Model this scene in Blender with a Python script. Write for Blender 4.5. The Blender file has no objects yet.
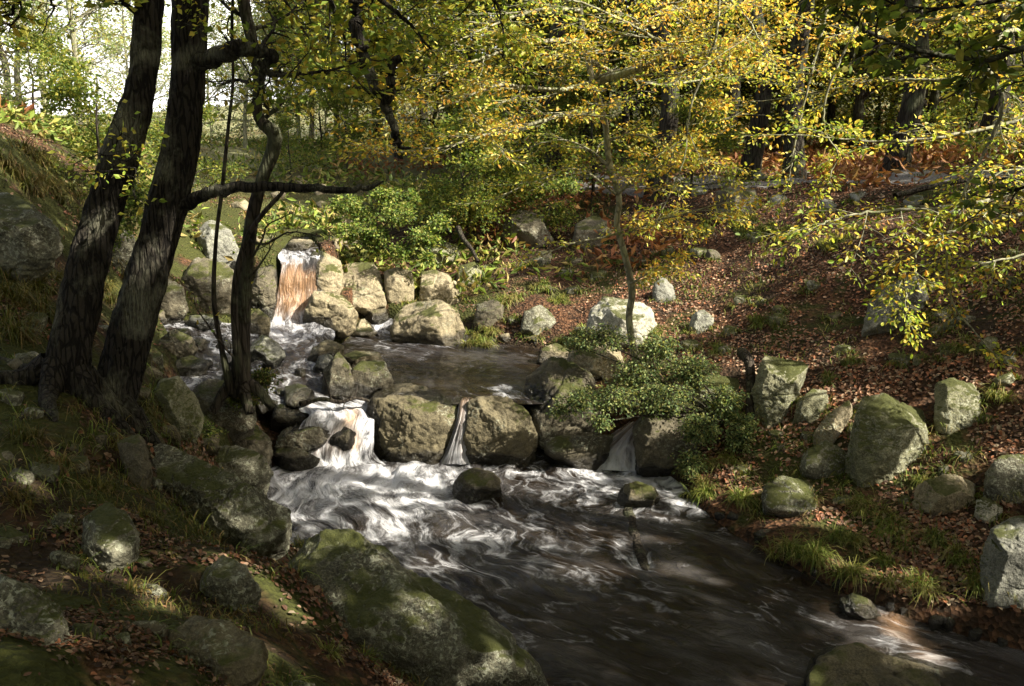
import bpy, bmesh, math, random
import numpy as np
from mathutils import Vector

random.seed(7)
RNG = np.random.default_rng(11)
scene = bpy.context.scene
COL = scene.collection
PI = math.pi

# ------------------------------------------------------------------ camera
FPX, CX, CY = 853.0, 512.0, 343.0
PITCH = math.radians(12.0)
CAMZ = 4.0
cp, sp = math.cos(PITCH), math.sin(PITCH)

def raydir(px, py):
    r = (np.asarray(px, float) - CX) / FPX
    u = (CY - np.asarray(py, float)) / FPX
    return r, cp + u * sp, -sp + u * cp

def P(px, py, Y):
    a, b, c = raydir(px, py)
    t = Y / b
    return np.array([a * t, b * t, CAMZ + c * t])

def E(px, py, z):
    a, b, c = raydir(px, py)
    t = (z - CAMZ) / c
    return np.array([a * t, b * t, z])

SUN_AZ, SUN_EL = math.radians(112), math.radians(41)
SUN = np.array([math.cos(SUN_EL) * math.sin(SUN_AZ), math.cos(SUN_EL) * math.cos(SUN_AZ), math.sin(SUN_EL)])

# ------------------------------------------------------------------ noise
def _hash(ix, iy, iz, seed):
    h = (ix.astype(np.int64) * 374761393 + iy.astype(np.int64) * 668265263 + iz.astype(np.int64) * 2147483647 + seed * 974634777) & 0xFFFFFFFF
    h = ((h ^ (h >> 13)) * 1274126177) & 0xFFFFFFFF
    h = h ^ (h >> 16)
    return (h & 0xFFFFFF) / float(0xFFFFFF) * 2 - 1

def vnoise(p, seed=0):
    p = np.asarray(p, float)
    i = np.floor(p); f = p - i; f = f * f * f * (f * (f * 6 - 15) + 10); i = i.astype(np.int64)
    r = 0
    for dx in (0, 1):
        wx = f[..., 0] if dx else 1 - f[..., 0]
        for dy in (0, 1):
            wy = f[..., 1] if dy else 1 - f[..., 1]
            for dz in (0, 1):
                wz = f[..., 2] if dz else 1 - f[..., 2]
                r = r + wx * wy * wz * _hash(i[..., 0] + dx, i[..., 1] + dy, i[..., 2] + dz, seed)
    return r

def fbm(p, octv=4, seed=0, gain=.5):
    p = np.asarray(p, float); a = 1.0; s = 0; n = 0
    for k in range(octv):
        s = s + a * vnoise(p * (2.03 ** k) + 17.3 * k, seed + k); n += a; a *= gain
    return s / n

# ------------------------------------------------------------------ water strips
# each section: left px, right px, level, foam amount
STRIPS = {
 'pool': [
  ((1000, 1150), (1900, 800), -.6, .4), ((820, 930), (1400, 715), -.42, .35), ((640, 800), (1150, 672), -.3, .30), ((530, 705), (960, 628), -.13, .27),
  ((430, 650), (840, 588), -.03, .28), ((330, 600), (755, 542), .0, .33), ((262, 552), (705, 512), .0, .44),
  ((232, 510), (690, 488), .0, .60), ((235, 482), (665, 468), .02, .66), ((262, 462), (650, 452), .03, .5)],
 'cascade': [
  ((280, 476), (400, 473), -.09, .8), ((284, 463), (376, 462), .05, .85), ((290, 445), (374, 442), .28, .8), ((300, 428), (374, 424), .5, .85),
  ((308, 413), (374, 408), .66, .95), ((272, 402), (372, 398), .74, .6), ((240, 388), (345, 384), .84, .62), ((228, 372), (338, 368), .93, .62),
  ((240, 352), (330, 350), 1.02, .7), ((252, 335), (335, 334), 1.1, .8), ((262, 322), (328, 322), 1.2, .9),
  ((266, 313), (322, 313), 1.32, .75), ((272, 300), (320, 300), 1.54, .6), ((277, 291), (317, 291), 1.69, .5), ((280, 276), (316, 276), 1.957, .36), ((281, 262), (318, 262), 2.19, .6), ((278, 255), (320, 255), 2.29, .8),
  ((284, 248), (318, 248), 2.36, .45), ((290, 240), (312, 240), 2.4, .6), ((293, 234), (308, 234), 2.46, .5)],
 'channel': [
  ((150, 412), (235, 408), .86, .3), ((168, 392), (250, 388), .97, .55), ((178, 372), (262, 368), 1.06, .6), ((175, 350), (262, 348), 1.16, .6), ((160, 333), (258, 332), 1.24, .7), ((150, 322), (262, 322), 1.3, .7)],
 'tarn': [
  ((385, 404), (570, 404), .72, .22), ((352, 385), (575, 380), .74, .22), ((345, 362), (575, 360), .75, .25), ((340, 347), (520, 346), .77, .34), ((345, 334), (420, 336), .8, .5),
  ((352, 322), (410, 326), .9, .5), ((362, 312), (400, 318), 1.0, .4)],
}
def catmull(A, n):
    A = np.asarray(A, float); out = []
    ext = np.vstack([2 * A[0] - A[1], A, 2 * A[-1] - A[-2]])
    for i in range(1, len(ext) - 2):
        t = np.linspace(0, 1, n, endpoint=False)[:, None]
        p0, p1, p2, p3 = ext[i - 1], ext[i], ext[i + 1], ext[i + 2]
        out.append(.5 * ((2 * p1) + (-p0 + p2) * t + (2 * p0 - 5 * p1 + 4 * p2 - p3) * t * t + (-p0 + 3 * p1 - 3 * p2 + p3) * t ** 3))
    out.append(A[-1:]); return np.vstack(out)

def strip_grid(name, n=26, m=90):
    S = STRIPS[name]
    rows = []
    for (l, r, z, f) in S:
        rows.append(np.concatenate([E(l[0], l[1], z), E(r[0], r[1], z), [f]]))
    R = catmull(rows, n)
    t = np.linspace(0, 1, m)[None, :, None]
    G = R[:, None, 0:3] * (1 - t) + R[:, None, 3:6] * t
    F = np.repeat(R[:, 6:7], m, 1)
    return G, F

GRIDS = {k: strip_grid(k, 34 if k == 'pool' else 18, 150 if k == 'pool' else 60) for k in STRIPS}
# raster of the water level
RX0, RY0, RC = -9.0, -3.0, .06
RNX, RNY = int(30 / RC), int(25 / RC)
WZ = np.full((RNX, RNY), -99.0)
for k, (G, F) in GRIDS.items():
    # densify
    a = G[:-1, :-1]; b = G[1:, :-1]; c = G[:-1, 1:]; d = G[1:, 1:]
    for u in (0, .25, .5, .75):
        for v in (0, .25, .5, .75):
            q = (a * (1 - u) + b * u) * (1 - v) + (c * (1 - u) + d * u) * v
            ix = ((q[..., 0] - RX0) / RC).astype(int).ravel(); iy = ((q[..., 1] - RY0) / RC).astype(int).ravel(); z = q[..., 2].ravel()
            ok = (ix >= 0) & (ix < RNX) & (iy >= 0) & (iy < RNY)
            if k == 'channel' or k == 'tarn':
                z = z - .0
            np.maximum.at(WZ, (ix[ok], iy[ok]), z[ok])
for _ in range(3):   # close pinholes
    N4 = np.stack([np.roll(WZ, 1, 0), np.roll(WZ, -1, 0), np.roll(WZ, 1, 1), np.roll(WZ, -1, 1)])
    cnt = (N4 > -50).sum(0)
    WZ = np.where((WZ < -50) & (cnt >= 3), N4.max(0), WZ)
MASK = (WZ > -50).astype(float)
def blur(A, r):
    for ax in (0, 1):
        c = np.cumsum(np.concatenate([np.zeros_like(np.take(A, [0], ax)), A], ax), ax)
        n = A.shape[ax]; hi = np.clip(np.arange(n) + r + 1, 0, n); lo = np.clip(np.arange(n) - r, 0, n)
        A = (np.take(c, hi, ax) - np.take(c, lo, ax)) / (2 * r + 1)
    return A
WFILL = np.where(MASK > 0, WZ, 0)
MB_ = blur(blur(MASK, 4), 4)
WF_ = blur(blur(WFILL, 4), 4) / np.maximum(MB_, 1e-4)
WFILL = np.where(MASK > 0, WZ, WF_)

def rl(A, x, y, default):
    fx = (np.asarray(x) - RX0) / RC - .5; fy = (np.asarray(y) - RY0) / RC - .5
    ok = (fx > 0) & (fx < RNX - 2) & (fy > 0) & (fy < RNY - 2)
    ix = np.clip(fx.astype(int), 0, RNX - 2); iy = np.clip(fy.astype(int), 0, RNY - 2)
    tx = np.clip(fx - ix, 0, 1); ty = np.clip(fy - iy, 0, 1)
    v = (A[ix, iy] * (1 - tx) + A[ix + 1, iy] * tx) * (1 - ty) + (A[ix, iy + 1] * (1 - tx) + A[ix + 1, iy + 1] * tx) * ty
    return np.where(ok, v, default)

# ------------------------------------------------------------------ terrain
CTRL = [ # px, py, Y
 (0,686,2.6),(150,686,3.0),(300,686,3.7),(430,686,5.0),(300,600,5.0),(150,600,4.2),(0,600,3.6),(0,500,4.8),(100,500,5.2),(200,520,6.2),(270,535,8.0),
 (230,470,9.3),(150,460,7.5),(60,430,6.0),(130,425,7.0),(180,430,8.6),(215,445,9.4),(0,400,6.2),(0,330,7.6),(60,390,6.6),(0,250,10),(130,350,9.5),
 (165,385,10.0),(150,330,12.6),(140,290,14),(100,240,14),(50,180,14),(0,150,13),(200,250,17),(240,290,16.6),(250,240,18.6),(200,200,21),(100,160,20),(0,120,20),
 (100,140,30),(300,180,26),(330,145,40),(200,145,38),(400,150,34),(340,240,19.5),(350,262,18.5),
 (440,300,17),(500,290,17.5),(480,260,19),(520,320,15.5),(600,330,14),(640,385,12),(600,365,13),(700,380,11.8),(720,430,10.8),(700,468,10.3),(760,460,10.2),
 (760,515,9.0),(780,440,10.4),(800,380,11.5),(870,470,9.4),(860,380,11),(880,570,7.8),(1000,560,7.6),(1000,480,8.6),(960,430,9.6),(1020,400,9.6),(1020,330,10.5),
 (900,330,11.8),(800,320,13),(700,310,14.5),(620,280,17),(560,250,19),(540,200,22),(470,220,21),(640,220,19.5),(720,260,16.5),(720,200,19),(800,260,14.8),(800,215,17),
 (800,190,18.5),(800,178,21),(700,178,22),(900,215,15.5),(900,190,17),(900,178,19),(1020,250,12.2),(1020,200,14),(1020,180,16),(800,160,28),(700,150,34),(900,150,28),
 (560,150,36),(800,120,50),(1000,100,42),(600,100,60),(450,125,45),(800,40,90),(1000,20,80)]
CP = [P(*c) for c in CTRL]
for (px, py, z) in [(695,500,.03),(752,528,.03),(805,562,.03),(862,598,-.03),(945,622,-.1),(1024,648,-.15),(1150,668,-.2),(1400,710,-.3),
                    (575,350,.8),(505,342,.8),(430,334,.85),(345,595,.1),(250,545,.15),(545,712,.0),(650,810,-.2),(830,940,-.3),(350,315,1.25),(585,395,.8)]:
    e = E(px, py, z); e[2] += .05; CP.append(e)
CP += [np.array(c, float) for c in [(0,0,2.35),(-2.5,0,2.7),(2.2,1,1.7),(-2,2.3,2.3),(12,6,2.2),(14,11,4.0),(20,5,5),(5,-2,1.2),(12,-10,.5),(0,-10,3.2),(-10,-8,6),(-8,3,4.2),
   (-60,60,10),(60,60,17),(-60,150,12),(0,150,22),(60,150,30),(-30,-25,10),(30,-25,6),(0,-30,4),(-60,0,14),(60,0,15),(-25,30,7),(-14,60,5),(-9,9,3.4),(-13,14,5.2)]]
CP = np.array(CP)
def tps_fit(X, z, lam):
    n = len(X); d = np.linalg.norm(X[:, None] - X[None], axis=2)
    K = np.where(d > 0, d * d * np.log(d + 1e-9), 0) + lam * np.eye(n)
    Pm = np.hstack([np.ones((n, 1)), X]); A = np.zeros((n + 3, n + 3)); A[:n, :n] = K; A[:n, n:] = Pm; A[n:, :n] = Pm.T
    return np.linalg.solve(A, np.concatenate([z, np.zeros(3)]))
# gentle warp so that distance counts less far away
def warp(X):
    r = np.hypot(X[:, 0], X[:, 1]); s = np.where(r > 12, (12 + 14 * np.log(np.maximum(r, 12) / 12)) / np.maximum(r, 1e-6), 1.0)
    return X * s[:, None]
TW = tps_fit(warp(CP[:, :2]), CP[:, 2], .02)
WC = warp(CP[:, :2])
def tps(x, y):
    sh = np.shape(x); X = warp(np.stack([np.ravel(x), np.ravel(y)], 1)); out = np.empty(len(X))
    for i in range(0, len(X), 20000):
        q = X[i:i + 20000]
        d2 = ((q[:, None] - WC[None]) ** 2).sum(2)
        out[i:i + 20000] = (.5 * d2 * np.log(d2 + 1e-12)) @ TW[:-3] + TW[-3] + q @ TW[-2:]
    return out.reshape(sh)
def H(x, y):
    x = np.asarray(x, float); y = np.asarray(y, float)
    z = tps(x, y); z = np.clip(z, -1.5, 60)
    p = np.stack([x, y, np.zeros_like(x)], -1)
    near = np.clip(1.6 - np.hypot(x, y - 8) / 60, .6, 1)
    z = z + .20 * fbm(p / 1.5, 3, 3) * near + .09 * fbm(p / .42, 3, 9) + .35 * fbm(p / 7., 2, 21) * np.clip((np.hypot(x, y) - 20) / 15, 0, 1)
    m = rl(MB_, x, y, 0); w = rl(WFILL, x, y, -99)
    ins = np.clip((m - .5) / .35, 0, 1)
    bed = np.minimum(z, w - .12 - .22 * ins)
    out = np.where(m > .5, z * (1 - ins) + bed * ins, z)
    # banks stay above the water next to them
    edge = (m > .02) & (m <= .5)
    out = np.where(edge, np.maximum(out, w + .02 + .3 * (.5 - m) * .5), out)
    return out
def G_surf(x, y):
    h = H(x, y); m = rl(MB_, x, y, 0); w = rl(WFILL, x, y, -99)
    return np.where(m > .5, np.maximum(h, w), h)
def hit(px, py, y0=1.5, y1=160, n=260):
    ys = np.geomspace(y0, y1, n)
    a, b, c = raydir(px, py)
    x = a * ys / b; z = CAMZ + c * ys / b
    d = z - G_surf(x, ys)
    k = np.argmax(d < 0)
    if d[k] >= 0: return y1
    if k == 0: return ys[0]
    t = d[k - 1] / (d[k - 1] - d[k])
    return ys[k - 1] + (ys[k] - ys[k - 1]) * t
def hitP(px, py):
    return P(px, py, hit(px, py))

# ------------------------------------------------------------------ mesh helpers
def mesh_np(name, V, Fq, smooth=True, mat=None):
    """V (n,3), Fq (m,k) array with equal corner count"""
    me = bpy.data.meshes.new(name)
    V = np.asarray(V, np.float32); Fq = np.asarray(Fq, np.int32); k = Fq.shape[1]
    me.vertices.add(len(V)); me.vertices.foreach_set('co', V.ravel())
    me.loops.add(Fq.size); me.loops.foreach_set('vertex_index', Fq.ravel())
    me.polygons.add(len(Fq)); me.polygons.foreach_set('loop_start', np.arange(0, Fq.size, k, dtype=np.int32))
    me.update(calc_edges=True)
    me.polygons.foreach_set('use_smooth', np.full(len(Fq), smooth))
    if mat: me.materials.append(mat)
    return me
def attr(me, name, arr):
    arr = np.asarray(arr, np.float32)
    if arr.ndim == 1:
        a = me.attributes.new(name, 'FLOAT', 'POINT'); a.data.foreach_set('value', arr)
    elif arr.shape[1] == 3:
        a = me.attributes.new(name, 'FLOAT_VECTOR', 'POINT'); a.data.foreach_set('vector', arr.ravel())
    else:
        a = me.attributes.new(name, 'FLOAT_COLOR', 'POINT'); a.data.foreach_set('color', arr.ravel())
def link(name, me, parent=None, loc=None):
    o = bpy.data.objects.new(name, me); COL.objects.link(o)
    if parent: o.parent = parent
    if loc is not None: o.location = loc
    return o
def tag(o, label, cat, group=None):
    o['label'] = label; o['category'] = cat
    if group: o['group'] = group
    return o
def thing(name, label, cat, loc=(0, 0, 0), group=None):
    o = bpy.data.objects.new(name, None); COL.objects.link(o); o.location = loc; o.empty_display_size = .2
    return tag(o, label, cat, group)
def grid_faces(n, m):
    i = np.arange(n - 1)[:, None] * m + np.arange(m - 1)[None]
    i = i.ravel(); return np.stack([i, i + m, i + m + 1, i + 1], 1)

# ------------------------------------------------------------------ node helpers
def newmat(name):
    m = bpy.data.materials.new(name); m.use_nodes = True; nt = m.node_tree; nt.nodes.clear(); return m, nt
class N:
    def __init__(s, nt): s.nt = nt
    def n(s, t, **kw):
        x = s.nt.nodes.new('ShaderNode' + t)
        for k, v in kw.items():
            if k.startswith('i_'):
                key = k[2:]; key = int(key) if key.isdigit() else key.replace('_', ' ')
                s.set(x.inputs[key], v)
            else: setattr(x, k, v)
        return x
    def set(s, inp, v):
        if isinstance(v, bpy.types.NodeSocket): s.nt.links.new(v, inp)
        else:
            try: inp.default_value = v
            except Exception: inp.default_value = (*v, 1) if hasattr(v, '__len__') else v
    def noise(s, vec, scale, detail=4, rough=.55, dist=0):
        x = s.n('TexNoise'); s.set(x.inputs['Vector'], vec); x.inputs['Scale'].default_value = scale
        x.inputs['Detail'].default_value = detail; x.inputs['Roughness'].default_value = rough; x.inputs['Distortion'].default_value = dist
        return x.outputs['Fac']
    def mr(s, v, a, b, c=0., d=1., smooth=True):
        x = s.n('MapRange'); x.interpolation_type = 'SMOOTHSTEP' if smooth else 'LINEAR'
        s.set(x.inputs[0], v); s.set(x.inputs[1], a); s.set(x.inputs[2], b); s.set(x.inputs[3], c); s.set(x.inputs[4], d)
        return x.outputs[0]
    def mix(s, f, a, b, mode='MIX'):
        x = s.n('Mix'); x.data_type = 'RGBA'; x.blend_type = mode
        s.set(x.inputs[0], f); s.set(x.inputs[6], a if isinstance(a, bpy.types.NodeSocket) else (*a, 1)); s.set(x.inputs[7], b if isinstance(b, bpy.types.NodeSocket) else (*b, 1))
        return x.outputs[2]
    def math(s, op, a, b=None, c=None):
        x = s.n('Math'); x.operation = op; s.set(x.inputs[0], a)
        if b is not None: s.set(x.inputs[1], b)
        if c is not None: s.set(x.inputs[2], c)
        return x.outputs[0]
    def out(s, sh): o = s.n('OutputMaterial'); s.nt.links.new(sh, o.inputs[0])

def rock_mat(name, ca, cb, moss=.3, lichen=.3, wetz=None):
    m, nt = newmat(name); g = N(nt)
    geo = g.n('NewGeometry'); pos = geo.outputs['Position']
    sep = g.n('SeparateXYZ'); nt.links.new(geo.outputs['Normal'], sep.inputs[0]); nz = sep.outputs[2]
    n1 = g.noise(pos, 1.6, 5, .6); n2 = g.noise(pos, 9, 6, .65); n3 = g.noise(pos, 60, 3, .7)
    c = g.mix(g.mr(n1, .35, .65), ca, cb)
    c = g.mix(g.mr(n2, .35, .7, 0, .75), c, tuple(x * .42 for x in ca))
    c = g.mix(g.mr(n3, .42, .62, 0, .35), c, tuple(min(1, x * 1.7) for x in cb))
    # lichen crusts
    v = g.n('TexVoronoi'); nt.links.new(pos, v.inputs['Vector']); v.inputs['Scale'].default_value = 14; v.inputs['Randomness'].default_value = 1
    ln = g.noise(pos, 24, 4, .7, .6)
    lz = g.noise(pos, 1.9, 3, .5)
    lf = g.math('MULTIPLY', g.mr(ln, .52, .60), g.mr(lz, .62 - .3 * lichen, .72 - .3 * lichen))
    c = g.mix(g.math('MULTIPLY', lf, .75), c, (.30, .31, .23))
    # moss on upward faces
    mn = g.noise(pos, 2.3, 5, .65, .3)
    up = g.mr(nz, -.1, .9, -.35, .25)
    mf0 = g.math('ADD', mn, up)
    mf = g.mr(mf0, .78 - .42 * moss, .92 - .42 * moss)
    mcol = g.mix(g.noise(pos, 30, 4, .7), (.025, .036, .006), (.10, .105, .016))
    c = g.mix(g.math('MULTIPLY', mf, .93), c, mcol)
    wa = g.n('Attribute', attribute_name='wet').outputs['Fac']
    c = g.mix(wa, c, g.mix(.8, c, (.0, .0, .0)))
    b = g.n('BsdfPrincipled'); nt.links.new(c, b.inputs['Base Color'])
    g.set(b.inputs['Roughness'], g.mr(wa, 0, 1, .88, .22)); b.inputs['Specular IOR Level'].default_value = .35
    hsum = g.math('ADD', g.math('MULTIPLY', n2, .9), g.math('ADD', g.math('MULTIPLY', n3, .28), g.math('MULTIPLY', g.math('MULTIPLY', mf, g.noise(pos, 90, 3, .8)), .5)))
    bp = g.n('Bump'); bp.inputs['Strength'].default_value = 1; bp.inputs['Distance'].default_value = .06; nt.links.new(hsum, bp.inputs['Height'])
    nt.links.new(bp.outputs[0], b.inputs['Normal']); g.out(b.outputs[0]); return m
RM = {
 'tan': rock_mat('sandy_gritstone', (.17, .145, .085), (.30, .255, .165), .25, .3),
 'dark': rock_mat('dark_gritstone', (.055, .048, .03), (.12, .105, .07), .22, .4),
 'moss': rock_mat('mossy_gritstone', (.05, .047, .03), (.14, .135, .095), .28, 1.0),
 'green': rock_mat('green_gritstone', (.10, .10, .055), (.20, .195, .12), .45, .8),
 'grey': rock_mat('grey_gritstone', (.11, .11, .09), (.21, .21, .175), .2, .5),
 'brown': rock_mat('brown_gritstone', (.07, .06, .034), (.135, .115, .068), .12, .2),
 'pale': rock_mat('pale_gritstone', (.26, .25, .19), (.42, .41, .34), .3, .6),
}

def ground_mat():
    m, nt = newmat('leaf_littered_soil'); g = N(nt)
    geo = g.n('NewGeometry'); pos = geo.outputs['Position']
    v = g.n('TexVoronoi'); nt.links.new(pos, v.inputs['Vector']); v.inputs['Scale'].default_value = 22
    sepc = g.n('SeparateColor'); nt.links.new(v.outputs['Color'], sepc.inputs[0])
    ramp = g.n('ValToRGB'); nt.links.new(sepc.outputs[0], ramp.inputs[0]); r = ramp.color_ramp
    r.elements[0].color = (.02, .013, .008, 1); r.elements[1].color = (.16, .085, .045, 1)
    for p_, c_ in ((.3, (.05, .026, .014)), (.55, (.08, .04, .022)), (.8, (.12, .06, .03))):
        e = r.elements.new(p_); e.color = (*c_, 1)
    soil = g.mix(g.noise(pos, 12, 5, .7), (.016, .011, .007), (.055, .038, .022))
    litter = g.noise(pos, .9, 4, .6)
    c = g.mix(g.mr(litter, .40, .58), soil, ramp.outputs[0])
    far = g.n('Attribute', attribute_name='far').outputs['Fac']
    gn = g.noise(pos, .75, 5, .65, .4)
    ga = g.n('Attribute', attribute_name='green').outputs['Fac']
    gf = g.mr(g.math('ADD', gn, g.math('MULTIPLY', ga, .25)), .44, .56)
    gcol = g.mix(g.noise(pos, 14, 4, .7), (.022, .027, .008), (.075, .08, .02))
    c = g.mix(gf, c, gcol)
    dry = g.mix(g.noise(pos, 1.3, 6, .7), (.09, .10, .04), (.30, .29, .15))
    brk = g.mix(g.mr(g.noise(pos, .25, 4, .6), .5, .62), dry, (.12, .10, .04))
    c = g.mix(far, c, brk)
    b = g.n('BsdfPrincipled'); nt.links.new(c, b.inputs['Base Color']); b.inputs['Roughness'].default_value = .95; b.inputs['Specular IOR Level'].default_value = .15
    hs = g.math('ADD', g.math('MULTIPLY', v.outputs['Distance'], 1.2), g.math('ADD', g.noise(pos, 9, 6, .75), g.math('MULTIPLY', g.noise(pos, 50, 3, .8), .4)))
    bp = g.n('Bump'); bp.inputs['Strength'].default_value = .9; bp.inputs['Distance'].default_value = .06; nt.links.new(hs, bp.inputs['Height'])
    nt.links.new(bp.outputs[0], b.inputs['Normal']); g.out(b.outputs[0]); return m

def water_mat():
    m, nt = newmat('peaty_water'); g = N(nt)
    fl = g.n('Attribute', attribute_name='flow').outputs['Vector']
    fo = g.n('Attribute', attribute_name='foam').outputs['Fac']
    tan_ = g.n('Attribute', attribute_name='peat').outputs['Fac']
    # large swirls warp the flow coordinates
    wn = g.n('TexNoise'); nt.links.new(fl, wn.inputs['Vector']); wn.inputs['Scale'].default_value = .9; wn.inputs['Detail'].default_value = 3
    sub = g.n('VectorMath', operation='SUBTRACT'); nt.links.new(wn.outputs['Color'], sub.inputs[0]); sub.inputs[1].default_value = (.5, .5, .5)
    sc = g.n('VectorMath', operation='SCALE'); nt.links.new(sub.outputs[0], sc.inputs[0]); sc.inputs['Scale'].default_value = 1.0
    ad = g.n('VectorMath', operation='ADD'); nt.links.new(fl, ad.inputs[0]); nt.links.new(sc.outputs[0], ad.inputs[1])
    st = g.n('Mapping'); nt.links.new(ad.outputs[0], st.inputs['Vector']); st.inputs['Scale'].default_value = (2.4, 1.0, 1)
    w = st.outputs[0]
    a = g.noise(w, 1.5, 6, .58); r1 = g.math('ABSOLUTE', g.math('SUBTRACT', g.noise(w, 1.25, 3, .5), .5))
    web = g.mr(r1, .0, .07, 1, 0)                       # thin winding lines of foam
    fine = g.noise(w, 13, 6, .75)
    dens = g.math('ADD', g.math('MULTIPLY', a, .75), g.math('ADD', g.math('MULTIPLY', web, .17), g.math('MULTIPLY', g.math('SUBTRACT', fine, .5), .5)))
    stp = g.n('Attribute', attribute_name='steep').outputs['Fac']
    m3 = g.n('Mapping'); nt.links.new(fl, m3.inputs['Vector']); m3.inputs['Scale'].default_value = (11, 1.3, 1)
    strk = g.noise(m3.outputs[0], 1.6, 5, .65, .8)
    dens = g.math('ADD', dens, g.math('MULTIPLY', g.math('MULTIPLY', g.math('SUBTRACT', strk, .50), 1.3), stp))
    thr = g.mr(fo, 0, 1, .78, .17, smooth=False)
    ff = g.mr(g.math('SUBTRACT', dens, thr), -.11, .40)
    ff = g.math('POWER', ff, 1.25)
    ff = g.math('MAXIMUM', ff, g.math('MULTIPLY', g.mr(g.noise(w, .8, 4, .55), .42, .66), .06))  # faint grey veil: sky sheen painted into the water colour
    base = g.mix(g.noise(w, .9, 3, .5), (.007, .0048, .003), (.017, .011, .006))
    tf = g.mr(g.math('ADD', tan_, g.math('MULTIPLY', g.math('SUBTRACT', a, .5), 1.2)), .3, .9)
    base = g.mix(tf, base, (.26, .155, .085))
    c = g.mix(g.math('MULTIPLY', ff, .92), base, g.mix(g.math('MULTIPLY', tf, .85), (.62, .63, .66), (.52, .37, .25)))
    b = g.n('BsdfPrincipled'); nt.links.new(c, b.inputs['Base Color'])
    g.set(b.inputs['Roughness'], g.mr(ff, 0, 1, .08, .6)); b.inputs['IOR'].default_value = 1.33
    map2 = g.n('Mapping'); nt.links.new(ad.outputs[0], map2.inputs['Vector']); map2.inputs['Scale'].default_value = (5, 1.6, 1)
    rip = g.noise(map2.outputs[0], 1.4, 5, .6, .5)
    bp = g.n('Bump'); bp.inputs['Strength'].default_value = .8; bp.inputs['Distance'].default_value = .12
    nt.links.new(g.math('ADD', rip, g.math('ADD', g.math('MULTIPLY', ff, .25), g.math('MULTIPLY', g.math('MULTIPLY', strk, stp), 1.2))), bp.inputs['Height'])
    nt.links.new(bp.outputs[0], b.inputs['Normal']); g.out(b.outputs[0]); return m

def bark_mat(name, ca, cb, lich, bump=.09, vs=(9, 9, 1.3)):
    m, nt = newmat(name); g = N(nt)
    geo = g.n('NewGeometry'); pos = geo.outputs['Position']
    mp = g.n('Mapping'); nt.links.new(pos, mp.inputs['Vector']); mp.inputs['Scale'].default_value = vs
    r0 = g.noise(mp.outputs[0], 1.8, 6, .65, .6); vv = g.n('TexVoronoi'); vv.feature = 'DISTANCE_TO_EDGE'; nt.links.new(mp.outputs[0], vv.inputs['Vector']); vv.inputs['Scale'].default_value = 1.9; r = g.math('ADD', g.math('MULTIPLY', r0, .6), g.math('MULTIPLY', g.mr(vv.outputs['Distance'], 0, .22), .4)); f = g.noise(mp.outputs[0], 7, 4, .7)
    c = g.mix(g.mr(r, .38, .62), ca, cb)
    lf = g.math('MULTIPLY', g.mr(g.noise(pos, 2.2, 5, .65, .3), .47, .66), g.mr(f, .35, .6, .3, 1))
    c = g.mix(g.math('MULTIPLY', lf, .8), c, lich)
    b = g.n('BsdfPrincipled'); nt.links.new(c, b.inputs['Base Color']); b.inputs['Roughness'].default_value = .92; b.inputs['Specular IOR Level'].default_value = .2
    bp = g.n('Bump'); bp.inputs['Strength'].default_value = .9; bp.inputs['Distance'].default_value = bump
    nt.links.new(g.math('ADD', r, g.math('MULTIPLY', f, .35)), bp.inputs['Height']); nt.links.new(bp.outputs[0], b.inputs['Normal']); g.out(b.outputs[0]); return m
BARK = bark_mat('oak_bark', (.008, .0065, .005), (.034, .029, .022), (.20, .20, .14), .09, (13, 13, 1.6))
BARKD = bark_mat('dark_bark', (.014, .011, .008), (.042, .035, .026), (.09, .10, .055), .03)
BARKP = bark_mat('beech_bark', (.13, .125, .085), (.26, .25, .17), (.22, .25, .12), .01, (6, 6, 3))

def leaf_mat(name, trans=.45, rough=.55):
    m, nt = newmat(name); g = N(nt)
    c = g.n('Attribute', attribute_name='tint').outputs['Color']
    b = g.n('BsdfPrincipled'); nt.links.new(c, b.inputs['Base Color']); b.inputs['Roughness'].default_value = rough; b.inputs['Specular IOR Level'].default_value = .3
    t = g.n('BsdfTranslucent'); nt.links.new(g.mix(1, c, (1.0, .95, .6), 'MULTIPLY'), t.inputs['Color'])
    x = g.n('MixShader'); x.inputs[0].default_value = trans; nt.links.new(b.outputs[0], x.inputs[1]); nt.links.new(t.outputs[0], x.inputs[2]); g.out(x.outputs[0]); return m
LEAF = leaf_mat('foliage', .52); LITTER = leaf_mat('fallen_leaf', .08, .7); GRASSM = leaf_mat('grass_blade', .3, .6)

# ------------------------------------------------------------------ setting
def build_ground():
    ys = np.concatenate([np.linspace(-45, 1.0, 34, endpoint=False), np.geomspace(1.0, 26, 470, endpoint=False), np.geomspace(26, 260, 110)])
    inner = np.linspace(-1, 1, 430); ext = 1 + np.geomspace(.02, 9, 26)
    fr = np.concatenate([-ext[::-1], inner, ext])
    s = np.where(ys < 1, 3.5 + (1 - ys) * .3, 2.75 + .75 * ys)
    X = s[:, None] * fr[None]; Y = np.repeat(ys[:, None], len(fr), 1)
    Z = H(X, Y)
    V = np.stack([X, Y, Z], -1).reshape(-1, 3); Fq = grid_faces(len(ys), len(fr))[:, ::-1]
    me = mesh_np('ground', V, Fq, True, ground_mat())
    far = np.clip((V[:, 1] - 22 - .25 * V[:, 0]) / 8, 0, 1)
    attr(me, 'far', far)
    gr = fbm(V / 2.5, 2, 44) + np.clip((-V[:, 0] - 1) / 3, -1, 1) * .5
    attr(me, 'green', gr)
    o = link('ground', me); o['kind'] = 'structure'
    return V.reshape(len(ys), len(fr), 3)
GV = build_ground()

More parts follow.
